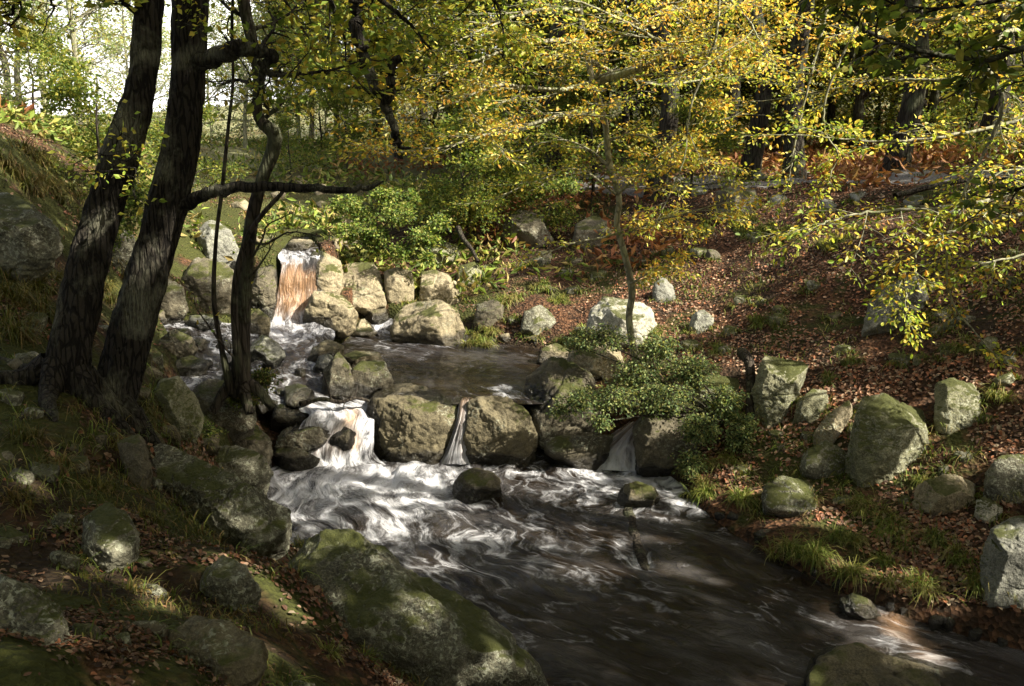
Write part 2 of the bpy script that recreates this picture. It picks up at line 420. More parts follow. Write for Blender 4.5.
FOAM = [ # px,py,radius px, strength (foam piling up where the falls land and along eddies)
 (300,490,48,.32),(360,480,60,.34),(430,478,50,.34),(300,520,40,.1),(520,470,10,.1),(560,600,60,.05),(450,580,60,.2),(540,560,50,.14),(400,540,60,.14),(640,545,60,-.02),(640,560,16,.45),(622,540,12,.45),
 (615,468,60,.25),(670,490,40,.15),(520,505,25,-.18),(575,505,60,-.06),(660,600,30,.25),(480,535,60,.05),(430,560,50,.06),(560,640,50,.15),(700,640,60,-.12),(900,620,40,.35),(940,650,40,.3),(980,670,40,.25),
 (800,640,60,.1),(510,388,18,.55),(495,400,12,.5),(380,322,12,.5),(385,345,30,.2),(365,400,20,.4),(430,350,40,.12),(480,375,40,.14),(540,385,20,.25)]
PEAT = [(298,280,26,.8),(298,302,26,.6),(345,440,20,.7),(310,455,24,.45),(352,412,12,.6),(380,470,30,.3),(200,345,25,.2),(900,615,30,.6),(950,650,50,.55),(610,455,30,.5),(310,405,30,.3)]
def build_water():
    mat = water_mat()
    for k, (G, F) in GRIDS.items():
        n, m = G.shape[:2]
        P3 = G.reshape(-1, 3).copy()
        mid = G[:, m // 2]; s = np.concatenate([[0], np.cumsum(np.linalg.norm(np.diff(mid, axis=0), axis=1))])
        wd = np.linalg.norm(G[:, -1] - G[:, 0], axis=1)
        Fl = np.stack([(np.linspace(-.5, .5, m)[None] * wd[:, None]), np.repeat(-s[:, None], m, 1), np.zeros((n, m))], -1).reshape(-1, 3)
        Fl[:, 2] = {'pool': 0, 'cascade': 5, 'channel': 9, 'tarn': 14}[k]
        fo = F.ravel().copy(); pe = np.zeros(len(P3))
        for L, arr in ((FOAM, fo), (PEAT, pe)):
            for (px, py, r, st) in L:
                zc = 0 if py > 455 else (.75 if px > 360 and py > 330 else None)
                if zc is None:
                    d = hitP(px, py)
                else: d = E(px, py, zc)
                rad = r / FPX * d[1]
                arr += st * np.exp(-(((P3[:, 0] - d[0]) ** 2 + (P3[:, 1] - d[1]) ** 2 * .35 + (P3[:, 2] - d[2]) ** 2) / (rad * rad)))
        fo = np.clip(fo + .10 * fbm(P3 / 1.3, 3, 5), 0, 1)
        # rough water: lumps stretched along the flow
        q = Fl * np.array([3.2, 1.3, 1])
        steep = np.abs(np.gradient(G[..., 2], axis=0)) / np.maximum(np.gradient(s)[:, None], 1e-3)
        turb = np.clip(fo - .25, 0, 1) + np.clip(steep.ravel(), 0, .8) * .9 if k != 'tarn' else np.clip(fo - .4, 0, 1)
        P3[:, 2] += fbm(q, 3, 31) * (.014 + .13 * turb) + fbm(Fl * np.array([7, 4, 1]), 2, 35) * .05 * turb
        me = mesh_np('water', P3, grid_faces(n, m), True, mat)
        attr(me, 'flow', Fl); attr(me, 'foam', fo); attr(me, 'peat', np.clip(pe, 0, 1)); attr(me, 'steep', np.clip(steep.ravel() * 1.2, 0, .6))
        o = link('stream', me); o['kind'] = 'structure'
    return mat
WATER = build_water()

def small_fall(name, pts, w0, label=None):
    """pts: world polyline down the fall, list of half widths"""
    Pn = catmull(pts, 10); Wn = catmull(np.array(w0)[:, None], 10)[:, 0]; m = 24
    t = np.linspace(-1, 1, m)
    side = np.array([1., -.1, 0])
    V = Pn[:, None] + side[None, None] * (Wn[:, None] * t[None])[..., None]
    V[..., 1] += .05 * (t[None] ** 2) * 1.0; V[..., 2] -= .05 * (t[None] ** 4)
    n = len(Pn); s = np.concatenate([[0], np.cumsum(np.linalg.norm(np.diff(Pn, axis=0), axis=1))])
    Fl = np.stack([np.repeat((t * .35)[None], n, 0), np.repeat(s[:, None] * .4, m, 1), np.full((n, m), 3. + w0[0])], -1).reshape(-1, 3)
    V = V.reshape(-1, 3); V[:, 1] -= .05 * fbm(Fl * np.array([9, 1.2, 1]), 3, 8) 
    me = mesh_np('fall', V, grid_faces(n, m), True, WATER)
    attr(me, 'flow', Fl); attr(me, 'foam', np.repeat(np.linspace(.68, 1.0, n), m)); attr(me, 'peat', np.repeat(np.linspace(.8, .25, n), m)); attr(me, 'steep', np.full(n * m, .45))
    o = link(name, me); o['kind'] = 'structure'
small_fall('waterfall', [P(468, 396, 11.9), P(466, 402, 11.3), P(463, 420, 10.98), P(458, 445, 10.9), P(456, 464, 10.85)], [.10, .10, .10, .15, .25])
small_fall('waterfall', [P(650, 412, 11.8), P(636, 424, 11.2), P(622, 440, 11.0), P(612, 452, 10.95), P(606, 470, 10.75)], [.15, .18, .32, .6, .8])
# ------------------------------------------------------------------ rocks
def ico(sub):
    bm = bmesh.new(); bmesh.ops.create_icosphere(bm, subdivisions=sub, radius=1)
    V = np.array([v.co[:] for v in bm.verts]); F = np.array([[v.index for v in f.verts] for f in bm.faces]); bm.free(); return V, F
ICO = {k: ico(k) for k in (3, 4, 5, 6, 7)}
FOOT = []
def rock(label, cat, poly, mat='dark', T=.4, tilt=.5, Y=None, group=None, name='boulder', sub=5, rough=1.0, p=110, front=.86, flip=0, seed=None, sink=.25, soft=False):
    """T: half thickness as a share of the width; tilt: how far the top lies behind the foot."""
    poly = np.array(poly, float); seed = seed or (abs(hash(label)) % 9973 if False else sum(map(ord, label)) % 9973)
    rg = np.random.default_rng(seed)
    cx, cy = poly.mean(0); x0, y0 = poly.min(0); x1, y1 = poly.max(0)
    if Y is None:
        base = min(y1 - .11 * (y1 - y0), 740)
        Y = hit(cx, base)
    wid = (x1 - x0) / FPX * Y; hei = (y1 - y0) / FPX * Y
    th = T * wid; Yc = Y + th * .55
    pts = []
    for q in poly:
        rel = (y1 - q[1]) / max(1, (y1 - y0))
        pts.append(P(q[0], q[1], Yc + (rel - .25) * hei * tilt))
    # thickness: shrunken outlines nearer and farther
    for sgn, k in ((-1, front), (1, .8)):
        sub_ = poly[rg.permutation(len(poly))[:max(4, int(len(poly) * .55))]]
        for q in sub_:
            kk = k * rg.uniform(.86, 1.08); q2 = (q - (cx, cy)) * min(kk, .97) + (cx, cy + (3 if sgn < 0 else -1) * .0)
            rel = (y1 - q2[1]) / max(1, (y1 - y0))
            pts.append(P(q2[0], q2[1], Yc + sgn * th * rg.uniform(.85, 1.1) + (rel - .25) * hei * tilt))
    pts = np.array(pts)
    low = pts[pts[:, 2] < np.percentile(pts[:, 2], 35)].copy(); low[:, 2] -= sink * max(hei, .3)
    cen0 = pts.mean(0); low[:, :2] = cen0[:2] + (low[:, :2] - cen0[:2]) * .93
    pts = np.vstack([pts, low])
    bm = bmesh.new()
    for q in pts: bm.verts.new(q)
    r = bmesh.ops.convex_hull(bm, input=bm.verts)
    bm.normal_update()
    c = pts.mean(0)
    nn, dd = [], []
    for f in bm.faces:
        n_ = np.array(f.normal[:]); a = f.calc_area()
        if a < 1e-7: continue
        d_ = n_ @ (np.array(f.verts[0].co[:]) - c)
        if d_ < 0: n_, d_ = -n_, -d_
        if d_ > 1e-3: nn.append(n_); dd.append(d_)
    bm.free()
    nn = np.array(nn); dd = np.array(dd)
    # merge nearly coplanar planes so that rounding stays even
    keep = []
    for i in range(len(nn)):
        if all(not (nn[i] @ nn[j] > .955 and abs(dd[i] - dd[j]) < .08 * dd[i] + .02) for j in keep): keep.append(i)
    nn, dd = nn[keep], dd[keep]
    # flat chipped facets
    for q_ in range(6):
        if q_ == 0: v = np.array([rg.normal(0, .25), -.35, 1.])
        elif q_ == 1: v = np.array([rg.normal(0, .4), -1., rg.normal(.1, .2)])
        else: v = np.array([rg.normal(0, .8), -abs(rg.normal(.7, .4)), rg.normal(.35, .5)])
        v /= np.linalg.norm(v)
        sup = ((pts - c) @ v).max(); nn = np.vstack([nn, v]); dd = np.append(dd, sup * rg.uniform(.64, .82))
    D, F = ICO[sub]
    dots = np.clip(D @ nn.T, 0, None) / dd[None]
    rad = 1.0 / np.power((dots ** p).sum(1), 1 / p)
    size = max(wid, hei)
    Q = D * rad[:, None] * 1.02
    wp = Q + c
    ns = fbm(wp / (.42 * size) + seed, 3, seed) * .026 * size + fbm(wp / (.13 * size) + seed, 4, seed + 5, .6) * .026 * size * rough
    # a few cracks / bedding lines
    ax = np.array([rg.normal(), rg.normal() * .4, rg.normal() * 1.5 + 1]); ax /= np.linalg.norm(ax)
    bed = np.abs(((wp @ ax) / (.33 * size) + .35 * fbm(wp / (.5 * size), 2, 77)) % 1 - .5)
    ns = ns - .018 * size * np.exp(-(bed / .035) ** 2) * (fbm(wp / (.6 * size), 2, 50) > -.05) * rough
    ns = ns + .012 * fbm(wp / .055, 3, 91, .6) * (1 if sub >= 6 else .4)
    ns = ns - .016 * size * np.clip(np.abs(fbm(wp / (.22 * size) + 3 * seed, 3, 66)) * -6 + .9, 0, 1) * rough
    ns = ns + .02 * size * np.round(2.5 * fbm(wp / (.45 * size) + 7, 2, 71 + seed)) / 2.5 * rough
    Q = Q + D * ns[:, None]
    me = mesh_np(name, Q, F, True, RM[mat])
    wp = Q + c
    w = rl(WFILL, wp[:, 0], wp[:, 1], -99); mk = rl(MB_, wp[:, 0], wp[:, 1], 0)
    lim = .13 + .07 * fbm(wp / .2, 2, 3)
    wet = np.clip(1 - (wp[:, 2] - w - lim) / .07, 0, 1) * (mk > .03)
    attr(me, 'wet', np.clip(wet, 0, 1))
    o = link(name, me, loc=c); tag(o, label, cat, group); FOOT.append((P(cx, y1, Y), wid, mk.mean())); return o, c
ROCKS = [
 # mid stream
 ('large brown boulder in mid stream left of the narrow waterfall', [(367,455),(365,422),(371,392),(382,377),(408,379),(440,391),(461,402),(464,412),(452,440),(448,458),(410,464),(378,462)], 'brown', dict(T=.38, sub=7, p=20, tilt=.35)),
 ('rounded brown boulder in mid stream right of the narrow waterfall', [(466,462),(464,430),(468,402),(482,396),(505,397),(528,412),(538,435),(536,462),(532,474),(500,475)], 'brown', dict(T=.4, sub=7, tilt=.35)),
 ('small grey rock poking out of the pool below the two boulders', [(452,492),(453,481),(462,472),(475,469),(492,472),(500,482),(502,498),(480,504),(458,500)], 'dark', dict(T=.4, sub=6)),
 ('big dark angular boulder with the leafy shrub draped over it', [(512,420),(514,398),(528,376),(552,359),(566,363),(604,380),(626,398),(622,425),(590,440),(545,440)], 'dark', dict(T=.4, sub=6, tilt=.6)),
 ('dark overhung rock beside the wide low fall under the shrub', [(636,458),(634,425),(650,400),(700,392),(728,410),(722,440),(700,462),(660,466)], 'dark', dict(T=.35, sub=6)),
 ('wet dark rock behind the spray of the wide low fall', [(545,468),(548,440),(580,432),(618,436),(622,455),(600,470)], 'dark', dict(T=.4)),
 ('pale edged slab jutting out above the shrub beside the leaning root', [(676,396),(688,376),(712,371),(740,377),(738,393),(722,424),(704,432),(694,420)], 'green', dict(T=.3, sub=6)),
 ('pointed dark rock in front of the tarn, left of its twin', [(322,398),(324,372),(338,351),(350,364),(358,395),(345,402)], 'dark', dict(T=.5)),
 ('rounded dark rock touching the large brown boulder', [(346,396),(350,372),(362,360),(384,363),(394,380),(388,396),(365,402)], 'dark', dict(T=.5)),
 ('low rock slab with a sunlit top behind the pointed dark rock', [(340,372),(342,356),(356,350),(378,352),(386,362),(384,374)], 'tan', dict(T=.4)),
 ('small brown rock at the foot of the cascade run', [(308,362),(312,348),(328,340),(344,346),(344,360),(325,366)], 'brown', dict(T=.5)),
 ('small slate coloured stone below the small brown rock', [(312,372),(318,357),(330,353),(338,362),(334,374)], 'grey', dict(T=.5)),
 # around the upper waterfall
 ('large wedge shaped boulder with a dark left face below the waterfall', [(295,322),(301,298),(311,290),(334,294),(357,311),(360,320),(345,329),(318,328)], 'tan', dict(T=.42, sub=6)),
 ('big sunlit boulder behind the wedge shaped boulder', [(328,292),(338,266),(352,256),(372,262),(384,285),(388,304),(366,308),(345,302)], 'tan', dict(T=.4, sub=6)),
 ('rounded boulder forming the right edge of the upper waterfall', [(310,294),(308,264),(313,250),(326,248),(341,262),(344,284),(332,298)], 'tan', dict(T=.5, sub=6)),
 ('dark rock forming the left edge of the upper waterfall', [(252,322),(250,290),(258,268),(268,258),(276,268),(276,300),(268,320)], 'dark', dict(T=.5, sub=6)),
 ('sunlit ledge stone lying at the lip of the upper waterfall', [(280,246),(284,240),(310,240),(318,246),(310,251),(288,251)], 'tan', dict(T=.4)),
 ('flat stone wedged under the big sunlit boulder', [(352,310),(350,298),(372,296),(392,302),(390,312)], 'tan', dict(T=.4)),
 ('square block between the two big sunlit boulders', [(386,300),(384,272),(396,267),(412,272),(415,300),(400,306)], 'tan', dict(T=.4)),
 ('upper right sunlit block with shadows of leaves beside the pool', [(412,302),(414,274),(430,269),(448,274),(464,290),(458,306),(436,310)], 'tan', dict(T=.4, sub=6)),
 ('broad sloping boulder rising from the far edge of the tarn', [(390,338),(397,306),(412,299),(440,299),(460,315),(470,345),(440,350),(410,346)], 'tan', dict(T=.4, sub=6)),
 ('small pale cone of rock standing in the tarn', [(345,336),(352,326),(361,319),(370,325),(380,336),(362,338)], 'tan', dict(T=.5)),
 ('small square stone beside the pale cone of rock', [(365,320),(366,306),(378,303),(390,306),(390,320),(378,324)], 'brown', dict(T=.4)),
 ('pale rock under the branches on the far stream bank', [(420,262),(424,248),(440,240),(458,246),(462,262),(440,268)], 'green', dict(T=.5)),
 ('small green topped rock right of the sunlit blocks', [(456,282),(460,266),(474,262),(484,274),(480,290),(466,292)], 'green', dict(T=.5)),
 # left side of the run
 ('smooth grey stone at the base of the thin stream tree', [(246,360),(250,344),(262,335),(278,342),(286,356),(276,364),(258,366)], 'grey', dict(T=.5, sub=6)),
 ('brown stone half hidden behind the thin stream tree', [(248,334),(247,318),(258,308),(270,318),(270,332)], 'brown', dict(T=.5)),
 ('black wet rock in the side channel between tree and stream tree', [(156,354),(162,338),(175,330),(192,337),(198,350),(186,360),(168,360)], 'dark', dict(T=.5, sub=6)),
 ('small dark stone in front of the black wet rock', [(172,374),(178,360),(190,355),(204,361),(208,372),(190,378)], 'dark', dict(T=.5)),
 ('pale flat stone lying in the foam of the side channel', [(186,326),(190,316),(206,315),(222,322),(214,330),(198,331)], 'grey', dict(T=.4)),
 ('boulder with one bright sunlit end beneath the thin stream tree', [(150,424),(148,400),(160,381),(178,377),(196,393),(206,418),(196,432),(168,432)], 'green', dict(T=.45, sub=6)),
 ('broad dark boulder under the roots of the thin stream tree', [(188,418),(192,392),(208,378),(238,383),(254,402),(256,422),(236,432),(206,430)], 'dark', dict(T=.4, sub=6)),
 ('dark rock at the left edge of the cascade', [(212,448),(216,430),(232,421),(258,424),(272,442),(270,460),(246,462),(224,458)], 'dark', dict(T=.45, sub=6)),
 ('mossy rock lying between the bank slab and the cascade rock', [(186,478),(186,456),(206,445),(240,447),(266,458),(274,474),(268,488),(226,492)], 'moss', dict(T=.4, sub=6)),
 ('black wet rock splitting the upper cascade', [(262,426),(270,410),(290,402),(312,402),(320,412),(304,424),(280,430)], 'dark', dict(T=.4, sub=6)),
 ('black wet rock in the white water left of the big boulder', [(268,448),(276,434),(296,426),(320,430),(334,432),(322,446),(300,452)], 'dark', dict(T=.35, sub=6)),
 ('small wet stone standing in the middle of the cascade', [(328,442),(332,430),(344,425),(356,432),(358,444),(342,450)], 'dark', dict(T=.5, sub=6)),
 ('dark rock in the run between the stream tree and the pointed rock', [(276,402),(282,388),(298,382),(312,390),(314,402),(294,408)], 'dark', dict(T=.5, sub=6)),
 ('small black wet stone where the cascade meets the pool', [(270,466),(274,452),(288,445),(304,452),(320,464),(300,471)], 'dark', dict(T=.4)),
 ('long grey bank slab slanting down to the pool', [(132,452),(150,436),(176,448),(206,468),(248,488),(292,512),(290,530),(262,545),(226,540),(186,520),(150,494)], 'moss', dict(T=.25, sub=7, tilt=.8)),
 ('pale chipped flake of rock under the end of the bank slab', [(226,546),(236,524),(250,516),(262,522),(256,538),(240,550)], 'pale', dict(T=.35)),
 ('dark sloping rock at the foot of the right leaning oak', [(118,470),(112,440),(128,424),(144,440),(152,470),(140,490)], 'dark', dict(T=.4)),
 # foreground
 ('huge mossy foreground boulder sloping into the pool', [(258,610),(254,580),(272,548),(296,530),(334,530),(384,552),(440,588),(492,622),(532,658),(560,710),(440,730),(320,712),(282,662)], 'moss', dict(T=.22, sub=7, Y=4.75, tilt=.75)),
 ('lichened mossy boulder cut off by the bottom left corner', [(-60,700),(-60,590),(-10,570),(34,584),(62,612),(80,652),(84,720)], 'moss', dict(T=.3, sub=7, Y=2.75)),
 ('pale lichened rock set in the grassy left bank', [(82,548),(84,518),(102,505),(126,513),(138,536),(136,566),(116,580),(96,570)], 'moss', dict(T=.5, sub=6, tilt=1.0)),
 ('brown lichened rock left of the huge foreground boulder', [(198,590),(202,568),(222,554),(246,566),(262,592),(254,612),(226,614)], 'moss', dict(T=.4, sub=6)),
 ('flat sunlit stone with one yellow leaf on it', [(164,660),(168,632),(196,616),(232,622),(264,646),(268,676),(232,684),(190,676)], 'brown', dict(T=.3, sub=6, tilt=1.0)),
 ('huge shaded mossy boulder jutting in at the left edge', [(-60,290),(-60,200),(0,192),(30,206),(56,228),(62,250),(48,272),(10,290)], 'moss', dict(T=.35, sub=7, sink=.05)),
 ('grey slab on the far side of the two oaks', [(196,262),(196,232),(212,216),(232,232),(242,256),(234,272),(212,272)], 'grey', dict(T=.4, sub=6)),
 ('dark outcrop between the two oak trunks and the stream', [(186,312),(180,280),(196,256),(226,262),(246,286),(244,308),(214,318)], 'dark', dict(T=.4, sub=6)),
 ('mossy outcrop seen between the two leaning oaks', [(96,262),(98,236),(114,224),(134,236),(142,262),(124,276)], 'moss', dict(T=.4, sub=6)),
 ('low brown rock right of the right leaning oak', [(150,318),(148,292),(164,276),(184,288),(188,310),(172,324)], 'dark', dict(T=.4, sub=6)),
 ('wide flat brown rock breaking the water at the bottom edge', [(796,720),(804,672),(818,652),(852,650),(920,658),(985,680),(1020,716),(900,740)], 'brown', dict(T=.3, sub=7, tilt=1.3)),
 ('submerged stone with water sliding over it', [(612,500),(620,486),(638,481),(655,488),(662,502),(640,512)], 'brown', dict(T=.4, sub=6, tilt=.8)),
 ('small brown stone parting the current near the right bank', [(836,612),(840,600),(852,594),(870,602),(880,616),(860,622)], 'brown', dict(T=.4, sub=6)),
 # right bank
 ('upright pale boulder with a white chipped foot', [(752,404),(753,386),(762,354),(780,345),(800,350),(809,366),(802,392),(790,414),(768,424),(757,418)], 'green', dict(T=.35, sub=7, tilt=.3)),
 ('thin slab leaning right of the upright pale boulder', [(793,420),(798,402),(812,389),(830,390),(834,400),(812,422)], 'green', dict(T=.3, sub=6)),
 ('sharp edged slab tilted against the large mossy right bank block', [(813,436),(826,416),(852,398),(860,404),(840,430),(822,444)], 'tan', dict(T=.3, sub=6)),
 ('large mossy block with a bright lower edge on the right bank', [(848,468),(851,430),(862,398),(878,387),(912,385),(928,402),(938,430),(926,452),(880,484),(860,484)], 'green', dict(T=.32, sub=7, tilt=.5)),
 ('square stone right of the large mossy block', [(935,428),(934,386),(950,379),(977,378),(981,405),(979,428),(955,433)], 'green', dict(T=.35, sub=6)),
 ('tall shaded boulder high on the right bank behind yellow sprays', [(862,330),(870,302),(890,286),(926,266),(934,276),(928,310),(896,336)], 'grey', dict(T=.35, sub=6)),
 ('pale boulder behind the young beech stem', [(588,336),(590,310),(604,297),(640,299),(664,316),(660,334),(636,348),(602,348)], 'pale', dict(T=.4, sub=6)),
 ('sunlit stone below the pale boulder behind the beech stem', [(566,372),(570,352),(596,341),(618,349),(628,372),(604,384),(580,382)], 'tan', dict(T=.4, sub=6)),
 ('small stone at the water edge left of the leafy shrub', [(536,362),(542,348),(556,342),(570,350),(568,364),(550,368)], 'tan', dict(T=.4)),
 ('rounded grey rock on the slope right of the beech stem', [(652,302),(654,284),(664,276),(674,284),(676,300),(664,306)], 'grey', dict(T=.4)),
 ('small grey rock halfway up the right slope', [(688,330),(692,314),(704,309),(714,318),(712,332),(698,336)], 'grey', dict(T=.4)),
 ('mossy mound of rock at the water edge below the upright pale boulder', [(762,508),(766,486),(784,475),(808,480),(822,496),(816,512),(790,518)], 'moss', dict(T=.4, sub=6)),
 ('white lit stone near the right edge above the grass tufts', [(974,516),(976,500),(990,495),(1003,503),(1004,516),(990,524)], 'pale', dict(T=.45, sub=6)),
 ('large grey rock cut off by the right edge above the water', [(984,600),(980,556),(992,528),(1016,516),(1060,520),(1070,600),(1030,616)], 'grey', dict(T=.35, sub=7)),
 ('smooth low sunlit rock sunk in the right bank leaf litter', [(912,506),(922,484),(950,475),(980,486),(990,500),(960,514),(930,514)], 'tan', dict(T=.4, sub=6)),
 ('sunlit mossy rock at the right edge above the white lit stone', [(984,496),(988,470),(1006,456),(1050,454),(1060,490),(1020,502)], 'moss', dict(T=.4, sub=6)),
 ('brown rock sunk in leaves between the mossy mound and the large mossy block', [(800,470),(806,450),(826,440),(846,452),(850,474),(826,482)], 'moss', dict(T=.4, sub=6)),
 ('dark rock face under the far path', [(712,216),(716,192),(736,182),(756,190),(762,216),(738,224)], 'dark', dict(T=.4, sub=6)),
 ('dark outcrop in the shade above the tarn', [(500,246),(502,222),(520,208),(544,216),(552,242),(526,252)], 'dark', dict(T=.4, sub=6)),
 ('shaded rock on the slope right of the dark outcrop', [(572,244),(576,224),(592,214),(612,224),(616,244),(594,250)], 'dark', dict(T=.4)),
 ('small mossy rock low on the slope between tarn and beech', [(520,330),(524,312),(540,304),(556,314),(556,330),(538,336)], 'moss', dict(T=.4)),
 ('dark stone in the bank under the far sprays', [(470,322),(476,304),(494,298),(508,310),(506,324),(488,330)], 'dark', dict(T=.4)),
]
print('surface ready')
for (lab, poly, mt, kw) in ROCKS:
    rock(lab, 'rock' if 'stone' in lab or 'rock' in lab or 'slab' in lab else 'boulder', poly, mt, **kw)
def mini_rock(px, py, r, mat, label, group, name='stone', sub=4):
    k = 9; a = np.sort(RNG.uniform(0, 2 * PI, k) * .25 + np.arange(k) * 2 * PI / k)
    rr = r * RNG.uniform(.75, 1.1, k)
    poly = [(px + rr[i] * 1.35 * math.cos(a[i]), py + rr[i] * .72 * math.sin(a[i])) for i in range(k)]
    return rock(label, 'stone', poly, mat, T=.45, sub=sub, sink=.4, p=90, group=group, name=name, seed=int(RNG.integers(1, 9000)))
for (px, py, r) in [(150,440,13),(168,432,11),(205,445,12),(178,455,12),(225,470,10),(128,408,11),(140,356,12),(160,312,12),(198,345,10),(232,378,9),(224,412,12),(252,436,10),(268,402,8),(226,346,8),(236,362,7),(222,385,8),(150,372,9),(140,392,10),(262,402,6),(282,392,7),(246,440,7),(210,438,8),(300,372,6),(166,345,7),(212,404,8)]:
    mini_rock(px, py, r, 'dark' if px % 3 else 'brown', 'dark wet stone among the many lining the left side of the run', 'dark stones lining the left side of the run')
for (px, py, r) in [(746,206,9),(778,200,8),(826,205,9),(700,190,8),(860,196,8),(915,200,9),(948,212,11),(760,176,7),(806,172,7),(880,176,6)]:
    mini_rock(px, py, r, 'grey', 'grey stone lying along the edge of the far woodland path', 'grey stones along the far path')
for (px, py, r) in [(690,345,9),(730,330,8),(700,365,8),(742,300,7),(780,318,9),(840,350,9),(905,360,8),(950,350,9),(990,345,12),(1008,380,10),(640,262,8),(600,275,8),(575,290,7),(668,250,7),(815,285,8),(945,470,7),(965,455,8),(905,500,7),(842,500,8),(740,470,7),(725,350,7)]:
    mini_rock(px, py, r, 'moss' if px % 2 else 'green', 'small mossy stone sunk in the leaf litter of the right bank', 'mossy stones scattered over the right bank')
for (px, py, r) in [(150,590,12),(60,560,14),(300,690,14),(122,640,10),(40,470,14),(20,360,12),(30,320,14),(110,330,10)]:
    mini_rock(px, py, r, 'moss', 'small mossy stone half buried in the left bank', 'mossy stones half buried in the left bank', sub=5)
for (px, py, r) in [(240,205,9),(262,215,8),(300,212,9),(325,205,8),(345,222,9),(300,180,7),(220,190,9),(335,240,9),(262,238,9),(352,245,8),(322,190,8),(280,195,7)]:
    mini_rock(px, py, r, 'tan', 'pale sunlit stone on the slope above the upper waterfall', 'pale stones above the upper waterfall')

rgs = np.random.default_rng(404)
for k in range(34):
    px, py = rgs.uniform(0, 250), rgs.uniform(290, 640)
    if px > 150 and py > 520: continue
    mini_rock(px, py, rgs.uniform(4, 9) * (1 + (py - 290) / 350), 'moss' if k % 2 else 'dark', 'small mossy stone half buried in the left bank', 'mossy stones half buried in the left bank')
for k in range(46):
    px, py = rgs.uniform(660, 1024), rgs.uniform(235, 470)
    mini_rock(px, py, rgs.uniform(3.5, 9), ('moss', 'green', 'dark')[k % 3], 'small mossy stone sunk in the leaf litter of the right bank', 'mossy stones scattered over the right bank')
for k in range(14):
    px = 690 + 24 * k + rgs.uniform(-8, 8); py = np.interp(px, [690, 750, 805, 862, 945, 1024], [500, 530, 564, 600, 624, 650]) - rgs.uniform(0, 6)
    mini_rock(px, py, rgs.uniform(4, 9), 'dark', 'small wet stone at the foot of the grassy right bank', 'wet stones at the foot of the grassy right bank')
for k in range(20):
    px, py = rgs.uniform(450, 600), rgs.uniform(255, 340)
    mini_rock(px, py, rgs.uniform(3, 8), ('tan', 'moss', 'dark')[k % 3], 'small stone in the bank between the tarn and the dark outcrop', 'stones in the bank above the tarn')

# ------------------------------------------------------------------ tubes, limbs and leaves
class Tubes:
    def __init__(s): s.V = []; s.F = []; s.n = 0
    def tube(s, path, rad, k=6, ridge=0, seed=0, flare=0):
        path = np.asarray(path, float); n = len(path); rad = np.asarray(rad, float)
        tan = np.gradient(path, axis=0); tan /= np.linalg.norm(tan, axis=1)[:, None] + 1e-9
        ref = np.array([0., 0, 1]) if abs(tan[0, 2]) < .8 else np.array([1., 0, 0])
        u = np.cross(tan, ref); u /= np.linalg.norm(u, axis=1)[:, None] + 1e-9
        v = np.cross(tan, u)
        a = np.arange(k) * 2 * PI / k
        R = rad[:, None] * np.ones(k)[None]
        if ridge or flare is not 0:
            q = np.stack([np.cos(a)[None] * 2.2 + 0 * R, np.sin(a)[None] * 2.2 + 0 * R, np.repeat(np.arange(n)[:, None] * .09, k, 1)], -1)
            R = R * (1 + ridge * fbm(q * 1.6, 4, seed) + ridge * .5 * fbm(q * 4.5, 2, seed + 3))
            if flare is not 0: R = R * (1 + flare[:, None] * (.6 + .8 * np.maximum(0, np.sin(a * 3 + seed))[None] ))
        X = path[:, None] + R[..., None] * (np.cos(a)[None, :, None] * u[:, None] + np.sin(a)[None, :, None] * v[:, None])
        i = np.arange(n - 1)[:, None] * k + np.arange(k)[None]; j = np.arange(n - 1)[:, None] * k + (np.arange(k)[None] + 1) % k
        F = np.stack([i, j, j + k, i + k], -1).reshape(-1, 4) + s.n
        s.V.append(X.reshape(-1, 3)); s.F.append(F); s.n += n * k
    def build(s, name, mat, parent=None, off=(0, 0, 0)):
        me = mesh_np(name, np.vstack(s.V) - np.array(off), np.vstack(s.F), True, mat)
        return link(name, me, parent)

PAL = {
 'gold': np.array([(.72,.56,.09),(.78,.68,.14),(.70,.48,.07),(.52,.54,.08),(.66,.36,.06),(.82,.76,.30),(.56,.58,.10),(.74,.44,.10)]),
 'lime': np.array([(.46,.54,.08),(.60,.62,.10),(.32,.44,.06),(.70,.66,.16),(.56,.46,.07),(.24,.36,.05)]),
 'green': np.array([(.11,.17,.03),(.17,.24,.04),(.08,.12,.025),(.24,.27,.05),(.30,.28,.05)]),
 'yelgreen': np.array([(.22,.30,.05),(.34,.38,.06),(.14,.21,.035),(.46,.44,.07),(.40,.31,.05)]),
 'pale': np.array([(.27,.36,.16),(.35,.43,.19),(.20,.28,.11),(.42,.44,.18),(.44,.40,.14)]),
 'holly': np.array([(.10,.17,.03),(.18,.27,.05),(.05,.09,.02),(.30,.38,.09),(.36,.36,.10)]),
 'shrub': np.array([(.14,.21,.08),(.21,.29,.11),(.08,.13,.05),(.28,.33,.12),(.34,.34,.12)]),
 'litter': np.array([(.14,.07,.04),(.18,.095,.052),(.09,.045,.027),(.25,.16,.10),(.06,.035,.022),(.18,.14,.09),(.21,.085,.04)]),
 'bracken': np.array([(.26,.10,.035),(.32,.15,.05),(.18,.07,.03),(.36,.22,.08)]),
 'grass': np.array([(.10,.14,.02),(.15,.20,.03),(.06,.09,.015),(.22,.22,.05),(.24,.19,.07)]),
}
